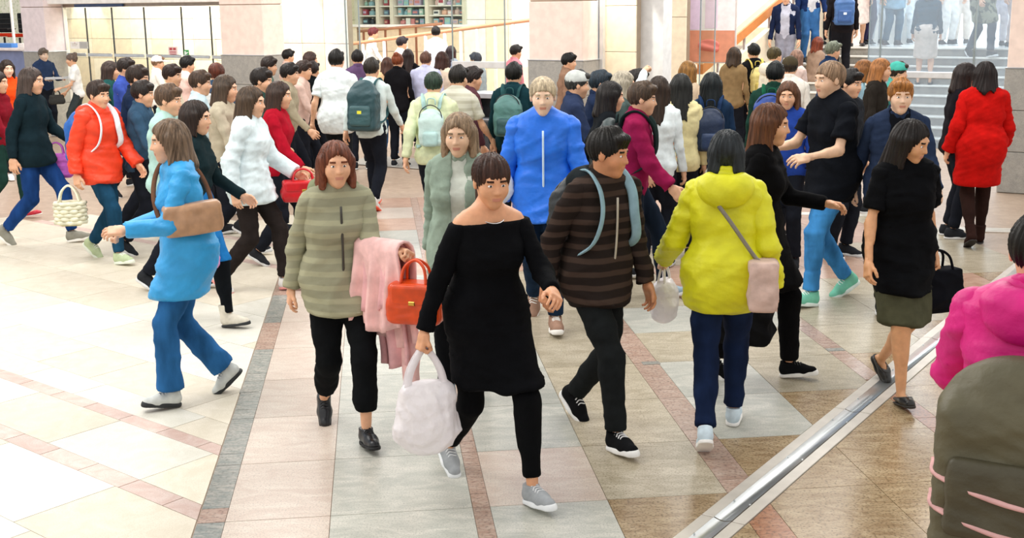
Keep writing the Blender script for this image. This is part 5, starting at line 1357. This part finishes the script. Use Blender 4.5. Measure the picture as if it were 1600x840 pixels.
w3 = crowd('person in pale lime shirt with small rucksack in the queue', 677, 113, 1.66, 5, shirt('D4DCB4', off=.022), ('crop', '2A3A2E'), lod=1, gait=WALK)
backpack(w3, 'pale teal see-through rucksack on the lime shirt', 'BFD8D2', 'A9C8C4', lod=1, w=.12, h=.17, d=.06, kind='shell')
crowd('man in beige checked shirt behind the litter bin', 716, 104, 1.68, 30, shirt('CFCDBE', kind='plaid', c2='BDBAA8', off=.022, sleeve='short'), ('short', '1E1A17'), lod=1, gait=WALK)
crowd('man in white shirt walking up the ramp', 681, 42, 1.62, 5, shirt('DDE4F4'), ('short', '15110F'), z0=.21)
crowd('dark haired woman in pink blouse turning on the ramp', 628, 58, 1.66, 60, shirt('F4DCD8'), ('short', '2A2228'), z0=.0, fem=True)
crowd('person in white top with maroon hair on the far ramp', 583, 44, 1.64, 80, shirt('EFF3F4'), ('short', '6A2E30'), z0=.15, gait=WALK)
crowd('woman with dark hair in grey blue top behind the glass screen', 705, 72, 1.52, 30, shirt('98A2B4'), ('long', '2E2226'), z0=.0, fem=True)
crowd('person in slate blue cap seen over the glass rail', 743, 83, 1.50, 300, shirt('A9B4C0'), ('short', '3A4456'))
crowd('person in maroon jacket behind the checked shirt', 738, 106, 1.62, 70, J('5A3840'), ('short', '2A2220'))
w4 = crowd('man in dark teal jacket next to the pink middle pillar', 803, 99, 1.68, 15, J('15333A'), ('short', '12110F'), lod=1)
backpack(w4, 'green grey rucksack on the dark teal jacket', '4F7A76', '2E5254', lod=1, w=.14, h=.2)
crowd('person with pink top glimpsed beside the middle pillar', 806, 71, 1.58, 60, shirt('D98A96'), ('short', '1E1715'))
p19 = person('man in bright blue jacket and dark jeans facing the camera', 848, 122, 1.77, 182, fy=520, lod=0, top=J('1F6FE0', kind='shell', off=.024, puff=.010, hem=.78, amp=.012, zip='C9E0F4'), bottom=('jeans', C('16273C', 'denim')), shoes=('sneaker', '9A7A68', 'F0EDE8'), hair=('crop', 'B9A88C'), gait=walk(.5, 'L', 40), skin='E6C2A6', arms={'L': (12, 14, 30), 'R': (-8, 14, 28)}, hands={'L': 'relaxed', 'R': 'grip'})
carrier_bag('white paper carrier bag in the blue jacket man\'s hand', p19['hand']['R'] + Vector((-.03, 0, .35)), .1, w=.11, h=.24, d=.06, drop=.04, mat=plain('white_paper', 'F4F5F2', .6), seed=4)
# right of the pillar
crowd('person with black hair and brown coat against the middle pillar', 889, 84, 1.56, 95, J('8F705C'), ('short', '0E0C0B'))
crowd('person in grey cap and navy jacket behind the blue jacket', 902, 112, 1.68, 85, J('2A3550'), ('short', '3A3A38'), lod=1, hat=('knit_hat', 'BEC2BE'), gait=WALK)
crowd('person in navy coat walking right behind the blue jacket', 938, 112, 1.64, 90, J('1E2A44'), ('short', '24303A'), lod=1, gait=WALK)
crowd('woman with dark hair and black jacket by the post', 955, 128, 1.66, 85, J('14181C'), ('bob', '1A1513'), lod=1, fem=True, gait=WALK)
crowd('person with grey streaked hair and tan scarf near the post', 975, 112, 1.66, 90, J('4A5A58'), ('bob', 'A59C8A'), lod=1, gait=WALK)
w5 = crowd('person in burgundy jacket behind the striped jacket man', 1004, 130, 1.70, 100, J('8C1A46', off=.022, puff=.01), ('short', '4A3A2C'), ('jeans', C('16202E', 'denim')), lod=1, gait=('walk', .5, 'L', 40), shoes=('sneaker', '9FB4C0', 'F2F2F2'))
backpack(w5, 'dark grey green backpack with white cord on the burgundy jacket', '2C3A3A', '22302F', lod=1, logo='D8D0B8')
crowd('dark haired person behind the raised arm', 996, 110, 1.62, 80, J('B8A98C'), ('short', '241E1C'))
crowd('woman raising her arm in a white sleeve to take a picture', 1030, 120, 1.62, 20, shirt('E2ECEE'), ('long', '2E2118'), lod=1, fem=True, arms={'L': (150, 10, 30, 0), 'R': (4, 9, 14)}, hands={'L': 'grip', 'R': 'relaxed'})
crowd('woman with long dark hair and pale yellow coat in the queue', 1064, 116, 1.64, 5, J('E4D8A4'), ('long', '20211F'), lod=1, fem=True)
crowd('person in blue shirt by the cool white wall slab', 1041, 66, 1.58, 180, shirt('A8B4CC'), ('short', '8A7A70'))
crowd('woman with tawny hair near the glass fin', 1076, 96, 1.62, 40, J('C9B49A'), ('bob', '8A6230'), fem=True)
w6 = person('woman with very long black hair and navy denim jacket', 1112, 114, 1.66, 10, top=J('1F3550', kind='denim', hem=.84), bottom=('trousers', C('12161C')), hair=('long', '141A1C'), fem=True, lod=1, shoes=('sneaker', '22262A', 'E8E8E8'))
backpack(w6, 'navy backpack on the denim jacket of the long haired woman', '1B2C48', '24385A', lod=1, w=.13, h=.19)
crowd('woman with wavy brown hair under the stair rail', 1148, 74, 1.62, 30, J('8A7250'), ('bob', '3A2A1C'), lod=1, fem=True)
w7 = crowd('young man with thick black hair and black t-shirt by the stairs', 1178, 69, 1.66, 350, tee('15161A'), ('short', '0E0E0D'), lod=1)
backpack(w7, 'pale yellow backpack on the black t-shirt by the stairs', 'E8D88A', 'D9C56A', lod=1, w=.12, h=.18, d=.06)
crowd('man with olive brown hair and cream hood beside the yellow backpack', 1211, 74, 1.64, 60, ('jacket', C('E6E0CC'), {}), ('crop', '4A4024'), lod=1, hood=C('E8E2D0'))
w8 = person('person with black hair and dark green jacket in front of the queue', 1212, 98, 1.68, 20, top=J('1B3A30'), bottom=('trousers', C('14181E')), hair=('short', '0F1414'), lod=1, shoes=('sneaker', '22262A', 'E8E8E8'))
backpack(w8, 'green and blue backpack on the dark green jacket', '1E3F8A', '1C5A40', lod=1, w=.15, h=.22)
crowd('person in dark brown cap and white knit jacket', 1235, 90, 1.64, 20, J('E9E4DA'), ('short', '2A221A'), hat=('knit_hat', '4A4232'), lod=1)
crowd('woman with reddish brown hair at the foot of the stairs', 1279, 58, 1.60, 60, J('A88C78'), ('bob', '7A3A26'), fem=True)
crowd('man with grey green hair and navy suit jacket', 1302, 66, 1.68, 75, J('1E3252'), ('short', '6A7060'), lod=1)
crowd('person in pale pink hoodie beside the stairs', 1246, 78, 1.56, 50, J('E3CBC2'), ('bob', '8A6A5A'), fem=True)
crowd('person in light blue shirt with tawny hair bending forward', 1352, 94, 1.62, 110, shirt('BFE0F4'), ('bob', '8A5A30'), lod=1, fem=True, lean=14)
crowd('person with brown hair and dark jacket beside the light blue shirt', 1378, 92, 1.64, 120, J('2A2622'), ('bob', 'A06A3C'), lod=1)
crowd('person in turquoise knit hat behind the ginger haired man', 1404, 98, 1.60, 100, J('57B0A6'), ('short', '3A2E26'), hat=('knit_hat', '4FB8A8'))
crowd('dark haired person with black jacket left of the red coat', 1511, 99, 1.66, 95, J('17141A'), ('bob', '241A18'), lod=1)
crowd('dark haired person in grey jacket behind the jeans man', 1330, 110, 1.66, 140, J('2A2E34'), ('short', '1A1614'), lod=1)
crowd('person in blue hoodie with white logo in the right crowd', 1232, 128, 1.60, 200, J('27459A'), ('bob', '5A3A26'), lod=1)
# stairs and landing
def on_step(k): return (k + 1) * RISE
def stair_person(label, x, k, p, head, top, bottom=None, hair=('short', '1B1513'), dv=.15, **kw):
    """stands on step k of the stairs (landing when k = NS - 1), at the picture column of its feet"""
    vv = SV0 + k * TREAD + dv; z = on_step(k)
    lo_, hi_ = -3.0, 12.0
    for _ in range(40):
        mid = (lo_ + hi_) / 2; d = W(mid, vv, z) - CAM
        if 800 + F * (d @ _rt) / (d @ _fw) < x: lo_ = mid
        else: hi_ = mid
    r_ = W(lo_, vv, z)
    return person(label, root=r_, p=p, head=head, top=top, bottom=bottom or ('trousers', C('23262E')), hair=hair, lod=kw.pop('lod', 1), shoes=kw.pop('shoes', ('sneaker', '2A2C30', 'D8D8D6')), gait=kw.pop('gait', ('stand',)), **kw)
stair_person('man in grey shirt and navy blazer coming down the stairs', 1224, 4, 1.70, 200, ('jacket', C('1A2440'), dict(open=C('B9BAC8'), gap=.07)), ('trousers', C('8A8A96')), ('short', 'B08A70'))
stair_person('man in navy jacket and blue jeans standing on the upper stairs', 1262, 7, 1.74, 178, J('1D2F5A', open=C('D8D8DC'), gap=.06), ('jeans', C('3A689C', 'denim')), ('short', '1A1614'), lod=1)
stair_person('person in bright yellow jacket on the landing', 1292, 9, 1.70, 160, J('F0B41A', off=.022), None, ('short', '1A1614'), dv=.5)
s1 = stair_person('man in dark jacket climbing the stairs with a blue rucksack', 1312, 5, 1.74, 8, J('1E1A1C'), ('trousers', C('1B1A1E')), ('short', '15110F'), gait=('stand',))
backpack(s1, 'denim blue rucksack with white print on the climbing man', '3F6396', '34558A', lod=1, w=.16, h=.24, logo='E8EEF4')
stair_person('person in dark red top and pale skirt on the landing', 1338, 9, 1.64, 190, J('8A1E24'), ('skirt', C('E0CFC6'), .45), ('bob', '1A1614'), dv=.4, fem=True, shoes=('flat', '2A2226', '1A1A1A'))
stair_person('person in black coat and violet trousers on the landing', 1352, 9, 1.70, 150, J('15161C'), ('trousers', C('34304E')), ('short', '1A1614'), dv=.7)
stair_person('person in grey jacket and pale trousers behind the narrow glass pane', 1368, 9, 1.66, 180, J('8C98A2'), ('trousers', C('C9CDD0')), dv=1.25)
stair_person('person in blue grey coat seen through the blue glass', 1392, 9, 1.68, 170, J('7FA0B4', hem=.7), ('trousers', C('3A5A70')), dv=.5)
stair_person('person in white trousers seen through the blue glass', 1412, 9, 1.66, 190, shirt('B8CCD6'), ('trousers', C('DCE2E4')), dv=1.5)
stair_person('woman in dark jacket and beige skirt climbing behind the glass', 1443, 5, 1.62, 20, J('2A4454', off=.022), ('skirt', C('D8C8BC'), .48), ('bob', '2A3A44'), fem=True, shoes=('flat', '1A2022', '15181A'), gait=('stand',))
stair_person('person in white shirt on the landing behind the glass', 1478, 9, 1.70, 165, shirt('F0F3F6'), ('trousers', C('E4E2DE')), dv=1.0)
stair_person('person in cream trousers on the landing behind the glass', 1500, 9, 1.68, 200, shirt('D6DEE6'), ('trousers', C('E9DDD0')), dv=1.4)
stair_person('person in camouflage trousers and jacket behind the glass', 1530, 8, 1.72, 170, ('jacket', C('8A8A74', 'camo', '4A4C40'), dict(hem=.6)), ('trousers', C('3A4654')), gait=WALK, dv=.1)
stair_person('person in bright white sweatshirt near the right pillar', 1556, 9, 1.66, 190, J('EEF2FA'), ('trousers', C('D9D6DC')), dv=.6)
stair_person('person in blue jacket at the right pillar on the landing', 1582, 9, 1.68, 170, J('3E5C9C'), ('trousers', C('C4B4B0')), dv=.3)
